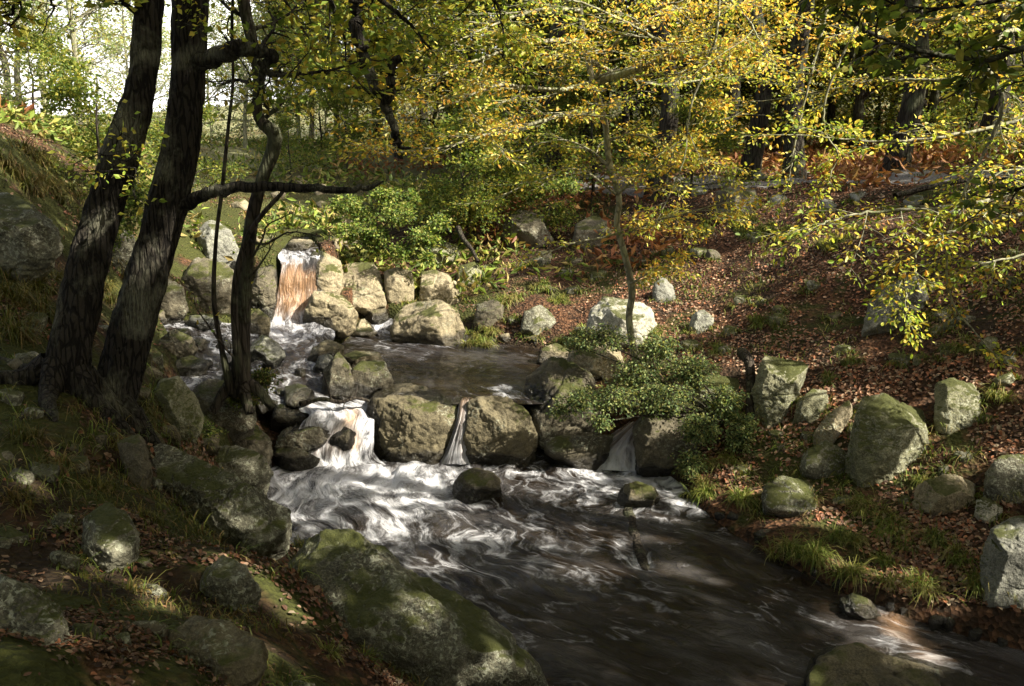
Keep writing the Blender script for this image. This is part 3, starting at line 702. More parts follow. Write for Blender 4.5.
class Leaves:
    def __init__(s): s.p = []; s.d = []; s.n = []; s.s = []; s.c = []
    def add(s, p, d, n, size, c):
        s.p.append(p); s.d.append(d); s.n.append(n); s.s.append(size); s.c.append(c)
    def arrays(s):
        return [np.concatenate(x) for x in (s.p, s.d, s.n, s.s, s.c)]
    def build(s, name, parent=None, mat=None, off=(0, 0, 0), hexa=False, keep=None, wid=.62):
        p, d, n, sz, c = s.arrays()
        if keep is not None:
            k = keep(p); p, d, n, sz, c = p[k], d[k], n[k], sz[k], c[k]
        d = d / (np.linalg.norm(d, axis=1)[:, None] + 1e-9)
        w = np.cross(d, n); w /= np.linalg.norm(w, axis=1)[:, None] + 1e-9; n = np.cross(w, d)
        S = sz[:, None]; p = p - np.array(off)
        if hexa:
            cup = RNG.uniform(-.22, .25, (len(p), 1))
            V = np.stack([p, p + d * S * .3 + w * S * wid * .42 + n * S * .12, p + d * S * .72 + w * S * wid * .36 + n * S * .1, p + d * S + n * S * cup,
                          p + d * S * .72 - w * S * wid * .36 + n * S * .1, p + d * S * .3 - w * S * wid * .42 + n * S * .12], 1).reshape(-1, 3)
            i = np.arange(len(p))[:, None] * 6
            Fq = np.vstack([i + np.array([[0, 1, 2, 3]]), i + np.array([[0, 3, 4, 5]])]); rep = 6
        else:
            V = np.stack([p, p + d * S * .5 + w * S * wid * .5 + n * S * .1, p + d * S, p + d * S * .5 - w * S * wid * .5 + n * S * .1], 1).reshape(-1, 3)
            Fq = np.arange(len(p) * 4).reshape(-1, 4); rep = 4
        me = mesh_np(name, V, Fq, False, mat or LEAF)
        attr(me, 'tint', np.repeat(np.concatenate([c, np.ones((len(c), 1))], 1), rep, 0))
        return link(name, me, parent)
def tints(pal, n, rg=RNG, mixw=None):
    A = PAL[pal]; k = rg.integers(0, len(A), n); t = rg.uniform(.65, 1.25, (n, 1))
    return A[k] * t
def unit(v): return v / (np.linalg.norm(v) + 1e-9)

def sprout(T, L, rg, start, d, length, r, lvl, cf):
    """one branch: a wandering tube with children; the last level carries leaves"""
    n = 5 if lvl == 0 else 7
    st = length / (n - 1); pts = [np.array(start, float)]; d = unit(np.array(d, float)); dirs = [d]
    for i in range(n - 1):
        d = unit(d + rg.normal(0, cf['wander'], 3) * np.array([1, 1, cf.get('zw', 1)]) + np.array([0, 0, cf['up'] * (1 if lvl else cf.get('tipup', 1))]))
        if cf.get('flat'): d[2] *= (1 - cf['flat']); d = unit(d)
        pts.append(pts[-1] + d * st); dirs.append(d)
    pts = np.array(pts)
    if r > cf.get('rmin', 0): T.tube(pts, np.linspace(r, r * (.35 if lvl else .5), n), 5 if lvl else 3)
    if lvl == 0:
        leafrow(L, rg, pts, cf); return
    nc = cf['kids'][lvl]
    fr = (np.arange(nc) + rg.uniform(0, .8, nc)) / nc
    for k, f in enumerate(fr):
        f = .15 + .85 * f; i = min(int(f * (n - 1)), n - 2); q = pts[i] + (pts[i + 1] - pts[i]) * (f * (n - 1) - i)
        b = dirs[i]; side = unit(np.cross(b, np.array([0, 0, 1.]) + rg.normal(0, cf.get('roll', .6), 3))) * (1 if k % 2 else -1)
        ang = cf['ang'] * rg.uniform(.7, 1.3)
        sprout(T, L, rg, q, b * math.cos(ang) + side * math.sin(ang), length * cf['ratio'] * rg.uniform(.7, 1.2) * (1.15 - .55 * f), r * .5, lvl - 1, cf)
def leafrow(L, rg, pts, cf):
    m = cf['leaves']; n = len(pts)
    f = rg.uniform(0, n - 1.001, m); i = f.astype(int); q = pts[i] + (pts[i + 1] - pts[i]) * (f - i)[:, None]
    dd = unit(pts[-1] - pts[0]); sd = rg.normal(0, 1, (m, 3)); sd[:, 2] *= cf.get('lz', .5); 
    q = q + sd * cf.get('spread', .02)
    dr = dd[None] * .6 + sd * .7; dr[:, 2] -= cf.get('droop', .15)
    nn = np.array([0, 0, 1.])[None] * cf.get('face', 1.0) + rg.normal(0, cf.get('nj', .55), (m, 3))
    pl = cf['pal']; pl = pl if isinstance(pl, str) else pl[rg.integers(0, len(pl))]
    L.add(q, dr, nn, cf['size'] * rg.uniform(.45, 1.25, m), tints(pl, m, rg))
def limb(T, L, rg, path, r0, r1, cf, k=8, smooth=8, kids=10, klen=1.0, lvl=1, start=.15, ridge=0):
    pts = catmull(path, smooth); n = len(pts); rad = np.linspace(r0, r1, n)
    pts[1:-1] += rg.normal(0, .12 * r0, (n - 2, 3))
    T.tube(pts, rad, k, ridge=ridge, seed=int(rg.integers(1, 999)))
    for j in range(kids):
        f = start + (1 - start) * (j + rg.uniform(0, .9)) / kids; i = min(int(f * (n - 1)), n - 2)
        b = unit(pts[i + 1] - pts[i]); side = unit(np.cross(b, np.array([0, 0, 1.]) + rg.normal(0, cf.get('roll', .4), 3))) * (1 if j % 2 else -1)
        a = cf['ang'] * rg.uniform(.7, 1.3)
        sprout(T, L, rg, pts[i], b * math.cos(a) + side * math.sin(a), klen * rg.uniform(.6, 1.25), max(rad[i] * .45, .006), lvl, cf)
    sprout(T, L, rg, pts[-1], unit(pts[-1] - pts[-2]), klen * .8, r1 * .8, lvl, cf)
    return pts
def PP(lst):   # (px, py, Y) -> world polyline
    return np.array([P(*q) for q in lst])
# ------------------------------------------------------------------ the two oaks, bottom left
def oak(label, cl, widths, seed, group):
    """cl: (px,py,Y) centre line, bottom to top; widths in px"""
    rg = np.random.default_rng(seed)
    pts = PP(cl); rad = np.array([w * .44 / FPX * c[2] for w, c in zip(widths, cl)])
    Pn = catmull(pts, 14); Rn = catmull(rad[:, None], 14)[:, 0]
    h = Pn[:, 2] - Pn[0, 2]; fl = .5 * np.exp(-np.clip(h - .2, 0, 9) / .16)
    base = Pn[0].copy(); t = thing('oak_tree', label, 'tree', base, group)
    T = Tubes(); T.tube(Pn, Rn, 56, ridge=.2, seed=seed, flare=fl)
    return t, T, base, Pn, Rn, rg
OAKCF = dict(wander=.22, up=.06, kids={1: 6, 2: 5}, ratio=.5, ang=.9, roll=1.0, leaves=9, size=.10, pal='yelgreen', spread=.05, nj=.8)
yB = 7.0; 
tA, TA, bA, PA, RA, rgA = oak('left leaning oak trunk of the pair, lit by a pale patch halfway up',
   [(50,470,6.55),(62,398,6.6),(80,300,6.75),(100,220,6.9),(122,150,7.0),(142,80,7.1),(149,0,7.2),(156,-90,7.3),(170,-200,7.5),(200,-420,7.8)], [64,54,43,38,37,30,28,26,24,15], 5, 'two leaning oaks on the left bank')
tB, TB, bB, PB, RB, rgB = oak('right leaning oak trunk of the pair, forked low with a long bare branch',
   [(98,480,yB),(108,420,yB),(132,330,yB+.1),(158,240,yB+.2),(180,150,yB+.3),(188,80,yB+.4),(190,0,yB+.5),(192,-90,yB+.6),(205,-200,yB+.8),(230,-420,yB+1.1)], [70,52,46,42,38,34,36,33,29,17], 8, 'two leaning oaks on the left bank')
LA, LB = Leaves(), Leaves()
for T_, P_, R_ in ((TA, PA, RA), (TB, PB, RB)):      # surface roots
    g0 = P_[np.argmin(np.abs(P_[:, 2] - (H(P_[12, 0], P_[12, 1]) + .1)))]
    for k in range(7):
        a = k * .9 + .3; pts = []
        for d_ in (.12, .3, .5, .75, 1.0):
            x = g0[0] + d_ * math.cos(a + .25 * math.sin(3 * d_ + k)); y = g0[1] + d_ * .9 * math.sin(a + .25 * math.sin(3 * d_ + k))
            pts.append([x, y, float(H(x, y)) + .10 - .16 * d_ + (.12 if d_ < .2 else 0)])
        c_ = catmull(pts, 5); T_.tube(c_, np.linspace(.10, .02, len(c_)), 9, ridge=.25, seed=k)
oc = dict(OAKCF, pal='yelgreen', kids={1: 5, 2: 4}, leaves=8, size=.09)
bare = dict(OAKCF, kids={1: 2, 2: 2}, leaves=0, ratio=.4)
# long bare branch of the right oak
limb(TB, LB, rgB, PP([(176,212,7.25),(200,197,7.1),(240,187,6.9),(300,188,6.95),(345,190,7.0),(374,186,7.1)]), .06, .02, dict(bare, leaves=1), k=10, kids=2, klen=.12, lvl=0, start=.7)
limb(TB, LB, rgB, PP([(188,66,7.4),(212,58,7.3),(236,50,7.0),(256,50,7.05),(272,56,7.1),(266,66,7.2),(260,80,7.3)]), .085, .022, dict(oc, leaves=3), k=10, kids=3, klen=.5, lvl=1, start=.5)
limb(TB, LB, rgB, PP([(258,62,7.1),(275,75,7.2),(300,74,7.3),(330,70,7.5),(350,64,7.6)]), .022, .01, oc, k=6, kids=6, klen=.55, lvl=1)
limb(TB, LB, rgB, PP([(196,-120,7.5),(250,-150,7.7),(310,-110,8.0),(352,-20,8.2),(358,30,8.2),(368,70,8.2),(385,105,8.2),(394,128,8.2),(399,146,8.2)]), .10, .028, dict(bare, leaves=2), k=12, kids=1, klen=.15, lvl=0, start=.5, ridge=.1)
TB.tube(catmull(PP([(384,104,8.2),(391,92,8.15),(390,74,8.15),(394,62,8.15),(401,58,8.15)]), 5), np.linspace(.05, .035, 21), 8)
limb(TB, LB, rgB, PP([(340,-60,8.2),(372,-10,8.4),(396,12,8.6),(415,30,8.8),(435,55,9.0)]), .03, .01, oc, k=6, kids=7, klen=.6, lvl=1)
limb(TB, LB, rgB, PP([(210,-200,7.8),(300,-180,8.2),(400,-120,8.8),(470,-40,9.4),(500,10,9.8)]), .07, .015, oc, k=6, kids=12, klen=1.0, lvl=2, start=.35)
limb(TB, LB, rgB, PP([(225,-300,8.0),(260,-200,8.3),(300,-80,8.6),(330,0,8.8),(345,40,9)]), .06, .012, oc, k=6, kids=10, klen=.9, lvl=2, start=.3)
limb(TA, LA, rgA, PP([(150,30,7.15),(138,14,7.1),(124,2,7.05),(110,-20,7.0)]), .03, .015, oc, k=6, kids=2, klen=.4, lvl=1)
limb(TA, LA, rgA, PP([(160,-120,7.4),(100,-100,7.2),(40,-40,7.0),(20,-5,6.9),(10,15,6.9)]), .06, .012, oc, k=6, kids=5, klen=.5, lvl=1, start=.6)
limb(TA, LA, rgA, PP([(160,-140,7.4),(110,-120,7.2),(60,-50,7.0),(50,-10,7.0),(54,8,7.0)]), .05, .012, bare, k=6, kids=2, klen=.3, lvl=0, start=.6)
# small leafy sprigs on the trunks
for (px, py, Y, s) in [(112,158,6.75,.5),(120,170,6.7,.45),(182,22,7.2,.35)]:
    for k in range(3): sprout(TA if px < 150 else TB, LA if px < 150 else LB, rgA, P(px + RNG.uniform(-6, 6), py + RNG.uniform(-5, 5), Y), (RNG.uniform(-.2, 1), -.5, RNG.uniform(-.2, .4)), s, .008, 1, dict(oc, leaves=6, size=.055, pal='lime', wander=.3))
# crowns above the frame (they shade the hillside)
for T_, L_, r_, Pn in ((TA, LA, rgA, PA), (TB, LB, rgB, PB)):
    for k in range(9):
        q = Pn[int(len(Pn) * r_.uniform(.8, .99))]; a = r_.uniform(0, 2 * PI)
        sprout(T_, L_, r_, q, (math.cos(a), math.sin(a), .55), 2.2, .05, 2, dict(OAKCF, size=.16, leaves=8, kids={1: 5, 2: 6}))
for T_, L_, t_, b_ in ((TA, LA, tA, bA), (TB, LB, tB, bB)):
    T_.build('trunk', BARK, t_, b_); L_.build('crown', t_, off=b_)

# ------------------------------------------------------------------ thin stream-side tree (several stems)
def polytrunk(T, cl, widths, k=14, ridge=.08, seed=1, sm=10):
    pts = PP(cl); rad = np.array([w * .5 / FPX * c[2] for w, c in zip(widths, cl)])
    Pn = catmull(pts, sm); Rn = catmull(rad[:, None], sm)[:, 0]; T.tube(Pn, Rn, k, ridge=ridge, seed=seed); return Pn, Rn
rg = np.random.default_rng(21)
T, L = Tubes(), Leaves(); yC = 10.2
base = P(240, 392, yC)
tC = thing('alder_tree', 'slender crooked tree with several stems rising beside the run', 'tree', base)
polytrunk(T, [(240,395,yC),(242,340,yC),(245,280,yC),(252,220,yC),(262,180,yC),(273,150,yC),(274,134,yC),(262,122,yC),(257,108,yC),(259,80,yC),(252,40,yC),(243,-5,yC),(240,-80,yC),(250,-200,yC)], [24,17,14,13,12,14,14,12,10,11,11,11,10,7], seed=3)
polytrunk(T, [(232,392,yC-.1),(222,350,yC-.2),(214,300,yC-.2),(216,240,yC-.2),(222,190,yC-.2),(228,130,yC-.1),(233,80,yC-.1),(232,20,yC),(236,-50,yC)], [12,6,5,4,4,3.5,3,3,2], k=8, seed=4)
polytrunk(T, [(242,380,yC-.15),(235,330,yC-.2),(236,280,yC-.2),(246,240,yC-.2),(262,215,yC-.2),(280,195,yC-.1),(292,180,yC)], [12,8,7,5,5,4,2], k=8, seed=6)
cf = dict(OAKCF, pal='yelgreen', size=.075, leaves=7, kids={1: 4, 2: 4}, wander=.25)
for (path, kl) in [([(258,70,yC),(275,72,yC),(300,76,yC),(330,72,yC),(348,66,yC)], .7), ([(258,90,yC),(240,80,yC+.2),(222,84,yC+.3)], .6),
                   ([(252,30,yC),(280,20,yC+.2),(310,-5,yC+.4)], .9), ([(250,20,yC),(225,5,yC),(205,-20,yC)], .7), ([(262,120,yC),(280,105,yC),(290,88,yC)], .5),
                   ([(240,-60,yC),(290,-60,yC+.5),(340,-20,yC+.8),(370,10,yC+1)], 1.0),([(240,-40,yC),(270,-20,yC+.5),(300,25,yC+.8),(310,40,yC+1)], .8)]:
    limb(T, L, rg, PP(path), .03, .01, cf, k=6, kids=6, klen=kl, lvl=1)
for (path) in [[(248,240,yC-.1),(265,244,yC-.2),(290,232,yC-.3),(318,236,yC-.4)], [(250,262,yC),(262,240,yC-.1),(268,225,yC-.1),(290,214,yC-.2)], [(236,360,yC-.2),(215,335,yC-.3),(196,308,yC-.4)], [(240,290,yC),(262,262,yC-.1),(275,240,yC)]]:
    limb(T, L, rg, PP(path), .018, .006, dict(cf, leaves=1), k=6, kids=5, klen=.25, lvl=0)
for k in range(5):   # knobbly root collar
    a = k * 1.3; q = base + np.array([.0, 0, .12])
    T.tube(catmull([q, q + np.array([.18 * math.cos(a), .14 * math.sin(a), -.06]), q + np.array([.40 * math.cos(a), .3 * math.sin(a), -.32])], 4), np.linspace(.11, .05, 9), 8, ridge=.2, seed=k)
T.build('trunk', BARKD, tC, base); L.build('crown', tC, off=base)

# ------------------------------------------------------------------ the golden beech in the middle
rg = np.random.default_rng(33)
T, L = Tubes(), Leaves(); yD = hit(646, 386) + .1
base = P(648, 392, yD)
tD = thing('beech_tree', 'young beech with a bent mossy stem and golden autumn sprays', 'tree', base)
polytrunk(T, [(655,396,yD),(642,374,yD),(634,350,yD),(629,318,yD),(632,290,yD),(624,252,yD),(617,225,yD),(619,198,yD),(609,160,yD),(605,122,yD),(594,85,yD),(584,40,yD),(578,-20,yD),(570,-110,yD)], [15,11,8,7,7,6.5,6,6,6,6,6,5,4,3], seed=7)
BCF = dict(wander=.13, up=.0, flat=.12, kids={1: 9, 2: 6}, ratio=.5, ang=.8, roll=.3, leaves=12, size=.057, pal=['gold', 'gold', 'gold', 'gold', 'yelgreen', 'lime'], spread=.05, nj=.6, lz=.7, droop=.2, zw=.5)
gold = BCF; lime = dict(BCF, pal=['lime', 'gold', 'yelgreen', 'lime']); goldbig = dict(BCF, leaves=8)
for (path, r0, kids, kl, cf) in [
   ([(594,83,yD),(640,68,yD-.5),(668,58,yD-.8),(692,57,yD-1),(712,50,yD-1.1),(738,42,yD-1.2)], .055, 10, .9, gold),
   ([(690,57,yD-1),(672,48,yD-1.2),(640,30,yD-1.6),(600,10,yD-2),(560,-5,yD-2.2)], .03, 9, .9, gold),
   ([(594,83,yD),(560,90,yD-.4),(530,88,yD-.9),(495,86,yD-1.3),(460,100,yD-1.8),(420,118,yD-2.2)], .04, 14, .95, gold),
   ([(600,115,yD),(575,112,yD-.4),(545,120,yD-.9),(518,128,yD-1.3),(480,137,yD-1.7),(440,148,yD-2),(400,152,yD-2.2)], .035, 14, .9, gold),
   ([(594,82,yD),(604,62,yD-.4),(622,36,yD-.8),(650,12,yD-1),(690,0,yD-1.2),(760,-6,yD-1.4)], .035, 12, .9, gold),
   ([(584,42,yD),(550,40,yD-.6),(510,50,yD-1.1),(470,62,yD-1.5),(430,80,yD-1.9)], .035, 13, .95, gold),
   ([(580,10,yD),(540,10,yD-.6),(500,22,yD-1.2),(460,40,yD-1.8)], .03, 11, .95, dict(lime, pal=['yelgreen', 'green', 'lime'])),
   ([(590,60,yD),(620,75,yD+.5),(660,85,yD+.9),(700,80,yD+1.2),(740,70,yD+1.4)], .03, 10, .9, lime),
   ([(618,196,yD),(580,170,yD-.3),(540,180,yD-.5),(500,196,yD-.8)], .02, 8, .7, dict(BCF, pal='yelgreen')),
   ([(622,232,yD),(600,238,yD-.3),(570,244,yD-.5),(536,258,yD-.7)], .02, 4, .4, dict(lime, leaves=4)),
   ([(622,236,yD),(650,222,yD-.3),(680,215,yD-.4),(715,205,yD-.5)], .02, 9, .7, gold),
   ([(616,195,yD),(640,175,yD-.4),(665,150,yD-.8),(690,125,yD-1),(705,100,yD-1.2)], .022, 9, .7, gold),
   ([(612,170,yD),(590,150,yD+.3),(560,140,yD+.5),(520,150,yD+.8)], .02, 8, .8, dict(BCF, pal='yelgreen')),
   ([(628,285,yD),(650,272,yD-.4),(668,262,yD-.5)], .015, 4, .45, gold),
   ([(606,140,yD),(640,135,yD-.3),(668,150,yD-.5),(700,160,yD-.8)], .02, 9, .8, gold),
   ([(578,-20,yD),(620,-40,yD-.8),(690,-30,yD-1.4),(740,10,yD-2),(760,40,yD-2.3)], .03, 10, .9, gold),
   ([(578,-20,yD),(540,-40,yD-.8),(470,-30,yD-1.4),(430,10,yD-1.8),(410,30,yD-2)], .03, 10, .9, dict(lime, pal=['yelgreen', 'green', 'lime']))]:
    limb(T, L, rg, PP(path), r0, .008, cf, k=7, kids=kids, klen=kl, lvl=1, start=.05)
T.build('trunk', BARKP, tD, base); L.build('crown', tD, off=base, hexa=True)

# ------------------------------------------------------------------ beech whose long hanging sprays come in from the right
rg = np.random.default_rng(44)
T, L = Tubes(), Leaves(); base = np.array([9.0, 9.4, 0]); base[2] = float(H(9.0, 9.4)) - .2
tE = thing('beech_tree', 'beech with long pendulous yellow sprays hanging over the right bank', 'tree', base)
trk = catmull([base, base + [0, 0, 2], base + [-.2, -.1, 5], base + [-.4, 0, 9], base + [-.4, 0, 13]], 10)
T.tube(trk, np.linspace(.38, .12, len(trk)), 20, ridge=.08, seed=3)
hang = dict(BCF, pal=['lime', 'lime', 'gold', 'yelgreen'], flat=.1, up=-.06, kids={1: 7, 2: 5}, leaves=11, size=.054, wander=.16)
top = lambda z: base + np.array([-.3, 0, z])
for (path, r0, kids, kl, cf) in [
   ([(1180,120,9.2),(1100,150,8.6),(1020,190,8.2),(960,206,8.0),(900,210,7.9),(850,216,7.8),(812,228,7.8)], .04, 16, .55, hang),
   ([(1180,150,9.2),(1100,190,8.4),(1030,212,8.0),(970,226,7.8),(930,240,7.7),(905,272,7.7),(908,310,7.7)], .03, 14, .38, hang),
   ([(1100,60,9.2),(1020,30,8.6),(985,60,8.2),(1003,100,8.0),(990,140,8.0),(965,190,7.8),(948,240,7.8),(952,300,7.8),(985,344,7.8)], .03, 14, .34, dict(hang, leaves=6)),
   ([(1180,180,9.2),(1100,225,8.5),(1040,250,8.2),(990,262,8.0),(960,268,7.9)], .025, 9, .4, hang),
   ([(1150,90,9.5),(1060,110,9.4),(980,130,9.3),(920,140,9.2),(860,140,9.1),(800,135,9.0)], .035, 8, .7, dict(BCF, pal=['lime', 'gold', 'yelgreen'])),
   ([(1150,-60,9.5),(1020,-60,9.6),(900,-50,9.8),(840,-20,10),(815,60,10),(800,120,10),(792,160,10),(788,185,10)], .03, 12, .4, dict(hang, leaves=6)),
   ([(1020,-60,9.6),(900,-80,9.8),(740,-60,10.4),(715,40,10.4),(690,110,10.4),(684,160,10.4),(660,215,10.4)], .03, 12, .42, dict(hang, leaves=6)),
   ([(900,-50,9.8),(860,20,9.8),(828,90,9.8),(825,130,9.8),(838,155,9.8),(826,180,9.8)], .02, 9, .34, hang),
   ([(1100,0,10),(1000,10,10.4),(930,20,10.8),(860,24,11),(800,30,11.2),(750,40,11.4)], .04, 14, .9, dict(BCF, pal='gold')),
   ([(1100,60,10),(1000,70,10.6),(940,80,11),(880,80,11.4),(830,90,11.6),(770,100,12)], .04, 9, .8, dict(BCF, pal=['lime', 'gold', 'yelgreen'])),
   ([(1100,-40,10),(1000,-30,10.8),(900,-20,11.4),(820,-8,12),(740,0,12.4),(690,10,12.6)], .04, 14, .9, dict(BCF, pal='gold')),
   ([(1180,300,8.6),(1100,250,8.5),(1050,180,8.4),(1010,170,8.3),(980,185,8.2)], .02, 8, .45, hang)]:
    W = PP(path); z0 = max(W[0][2], base[2] + 1.0)
    root = top(z0 - base[2] + .6); W = np.vstack([root[None], W])
    limb(T, L, rg, W, r0, .006, cf, k=6, kids=kids, klen=kl, lvl=1, start=.15)
T.build('trunk', BARKP, tE, base); L.build('crown', tE, off=base, hexa=True)

# ------------------------------------------------------------------ near oak spray, top right corner, in shade
rg = np.random.default_rng(55)
T, L = Tubes(), Leaves(); bx, by = 4.6, 2.4; base = np.array([bx, by, float(H(bx, by)) - .2])
tF = thing('oak_tree', 'shaded oak reaching in at the top right with big dark leaves', 'tree', base)
trk = catmull([base, base + [.1, 0, 2], base + [0, .1, 5], base + [.3, 0, 9]], 10); T.tube(trk, np.linspace(.3, .12, len(trk)), 18, ridge=.08, seed=9)
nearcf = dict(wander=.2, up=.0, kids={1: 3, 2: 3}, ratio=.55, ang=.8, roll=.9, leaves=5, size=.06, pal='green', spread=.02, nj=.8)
for path, r0, kids, kl in [([(1260,30,3.4),(1120,20,3.8),(1030,46,4.0),(985,60,4.0),(955,58,4.0),(905,46,4.0),(872,34,4.0),(850,18,4.0),(832,-6,4.0)], .022, 16, .22),
                       ([(1200,-30,3.6),(1080,-20,3.9),(1000,0,4.1),(940,8,4.2),(900,6,4.2)], .016, 12, .26),
                       ([(1200,120,3.8),(1100,100,4.0),(1040,70,4.1),(1000,66,4.1),(976,70,4.1)], .012, 9, .2),
                       ([(1300,240,4.2),(1150,230,4.4),(1080,190,4.5),(1030,185,4.5),(995,200,4.5)], .012, 8, .22)]:
    W = np.vstack([(trk[len(trk) * 2 // 5])[None], PP(path)])
    limb(T, L, rg, W, r0 * 1.0, .004, nearcf, k=7, kids=kids, klen=kl, lvl=1, start=.35)
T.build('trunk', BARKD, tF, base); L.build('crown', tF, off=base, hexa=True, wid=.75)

# ------------------------------------------------------------------ background trees
def bigtree(seed, h, r, pal, lsize, spreadL, nl=9, lean=0, z0=.25, k1=13, leafn=11, cfx={}):
    rg = np.random.default_rng(seed); T, L = Tubes(), Leaves()
    pts = [np.array([0., 0, -.3])]
    for i in range(1, 7):
        pts.append(np.array([lean * i / 6 * h * .3 + rg.normal(0, .012 * h), rg.normal(0, .012 * h), h * i / 6]))
    Pn = catmull(pts, 6); R = np.linspace(r, r * .22, len(Pn)); R[:4] *= np.array([1.5, 1.25, 1.1, 1.03])
    T.tube(Pn, R, 12, ridge=.08, seed=seed)
    cf = dict(wander=.18, up=.05, kids={1: 7, 2: 7}, ratio=.5, ang=.85, roll=.7, leaves=leafn, size=lsize, pal=pal, spread=.12, nj=.8, rmin=.01); cf.update(cfx)
    for j in range(k1):
        f = z0 + (1 - z0) * (j + rg.uniform(0, .8)) / k1; i = min(int(f * (len(Pn) - 1)), len(Pn) - 1); a = rg.uniform(0, 2 * PI)
        sprout(T, L, rg, Pn[i], (math.cos(a), math.sin(a), rg.uniform(.1, .6)), spreadL * (1.25 - .7 * f) * rg.uniform(.8, 1.2), R[i] * .5, 2, cf)
    return T, L
PROTO = {}

def proto(key, *a, bark=None, **k):
    T, L = bigtree(*a, **k)
    m1 = mesh_np('trunk', np.vstack(T.V), np.vstack(T.F), True, bark or BARKD)
    o = L.build('crown_tmp'); me = o.data; bpy.data.objects.remove(o); me.name = 'crown'
    PROTO[key] = (m1, me)
proto('gold', 101, 13, .17, 'gold', .15, 4.2, z0=.22, k1=15)
proto('yel', 102, 12, .15, 'yelgreen', .16, 4.2, z0=.15, k1=16)
proto('lime', 103, 11, .15, 'lime', .14, 3.8, z0=.2, k1=15)
proto('green', 104, 12, .2, 'green', .17, 4.4, z0=.12, k1=17)
proto('pale', 105, 10, .11, 'pale', .13, 3.4, z0=.12, k1=21, bark=BARKP, leafn=12)
proto('bush', 106, 3.2, .05, 'green', .10, 1.6, z0=.05, k1=12)
proto('tall', 107, 15, .25, 'yelgreen', .15, 4.2, z0=.48, k1=13)
def plant_tree(key, label, x, y, s, rot, group=None, cat='tree', name='woodland_tree'):
    z = float(H(x, y)); t = thing(name, label, cat, (x, y, z - .05), group)
    t.rotation_euler = (0, 0, rot); t.scale = (s, s, s)
    m1, m2 = PROTO[key]; link('trunk', m1, t); link('crown', m2, t)
def at(px, Y): return (px - CX) / FPX * Y / cp * 1.0, Y
TR = [ # key, label, px at ground, Y, scale
 ('tall', 'slim dark trunk left of the paired trunks on the far path', 711, 25, .85, 'dark trunks along the far path'),
 ('tall', 'leaning dark trunk on the far path between the slim and tall trunks', 738, 22, .95, 'dark trunks along the far path'),
 ('tall', 'tall straight dark trunk rising through the yellow leaves on the far path', 784, 21, 1.0, 'dark trunks along the far path'),
 ('tall', 'thick dark trunk with a flared foot standing on the far path edge', 876, 19.5, 1.0, 'dark trunks along the far path'),
 ('tall', 'dark trunk near the right end of the far path', 958, 21, .95, 'dark trunks along the far path'),
 ('tall', 'thick dark trunk behind the golden beech', 650, 21, 1.0, None),
 ('tall', 'thick shaded trunk above the tarn behind the golden sprays', 555, 23, 1.0, None),
]
for (k, lab, px, Y, s, gp) in TR:
    x, y = at(px, Y); plant_tree(k, lab, x, y, s, RNG.uniform(0, 6.28), gp)
far = [(470,27,'yel',1),(430,36,'green',1.1),(520,33,'yel',1.1),(600,31,'yel',1),(640,42,'green',1.3),(700,38,'lime',1.2),(760,34,'yel',1.1),(820,30,'lime',1),(840,42,'gold',1.3),
       (900,30,'yel',1),(930,38,'lime',1.2),(985,28,'gold',1),(1010,36,'yel',1.2),(560,46,'green',1.3),(740,52,'gold',1.6),(880,54,'yel',1.6),(980,50,'green',1.5),(660,60,'yel',1.7),(480,52,'yel',1.4),
       (800,64,'green',1.8),(1060,24,'lime',1),(1090,34,'yel',1.2),(390,44,'yel',1.1),(950,66,'yel',1.9),(570,66,'yel',1.8),(700,30,'lime',.9),(675,27,'yel',.8),(720,34,'gold',1),(765,28,'lime',.8),(808,38,'yel',1.2),(835,27,'yel',.75),(868,34,'gold',1),(905,25,'lime',.75),(940,29,'yel',.9),(975,33,'yel',1),(1005,24,'gold',.8),(620,26,'yel',.8),(580,29,'green',.9),(540,27,'yel',.8),(500,28,'yel',.85),(455,31,'green',.8),(890,44,'yel',1.3),(780,46,'green',1.4),(1030,30,'lime',1),(420,36,'yel',.9),(360,48,'yel',.9),(290,46,'yel',.75),(310,38,'pale',.9),(345,36,'yel',.8),(30,36,'yel',1.0),(320,60,'lime',1.2),(160,50,'pale',1.0),(850,24.5,'yel',.9),(1100,17,'lime',.9)]
for (px, Y, k, s) in far:
    x, y = at(px, Y); plant_tree(k, 'leafy autumn tree in the dense wood behind the stream and the far path', x, y, s, RNG.uniform(0, 6.28), 'trees of the wood behind the stream and path')
for (px, Y, k, s, lab) in [(48,30,'pale',1.0,'pale green birch against the bright sky at the far left'),(100,27,'pale',.95,'pale birch just left of the left leaning oak'),
       (-15,24,'green',.75,'dark tree with low limbs on the skyline at the left edge'),(335,42,'pale',.9,'pale tree on the skyline right of the crooked stream tree'),
       (225,44,'pale',.7,'small pale tree on the skyline between oak and crooked stream tree'),(405,30,'yel',.85,'yellowing tree behind the hanging broken limb'),
       (150,42,'pale',.75,'small pale tree on the skyline between the two oaks'),(18,40,'pale',1.1,'tall pale tree on the skyline at the far left'),
       (300,55,'yel',.8,'distant yellow tree on the skyline above the waterfall'),(75,34,'pale',1.2,'tall pale birch behind the left oak'),(258,36,'pale',.8,'pale tree on the skyline behind the crooked stream tree'),(385,38,'green',.9,'green tree on the hill behind the hanging broken limb')]:
    x, y = at(px, Y); plant_tree(k, lab, x, y, s, RNG.uniform(0, 6.28))
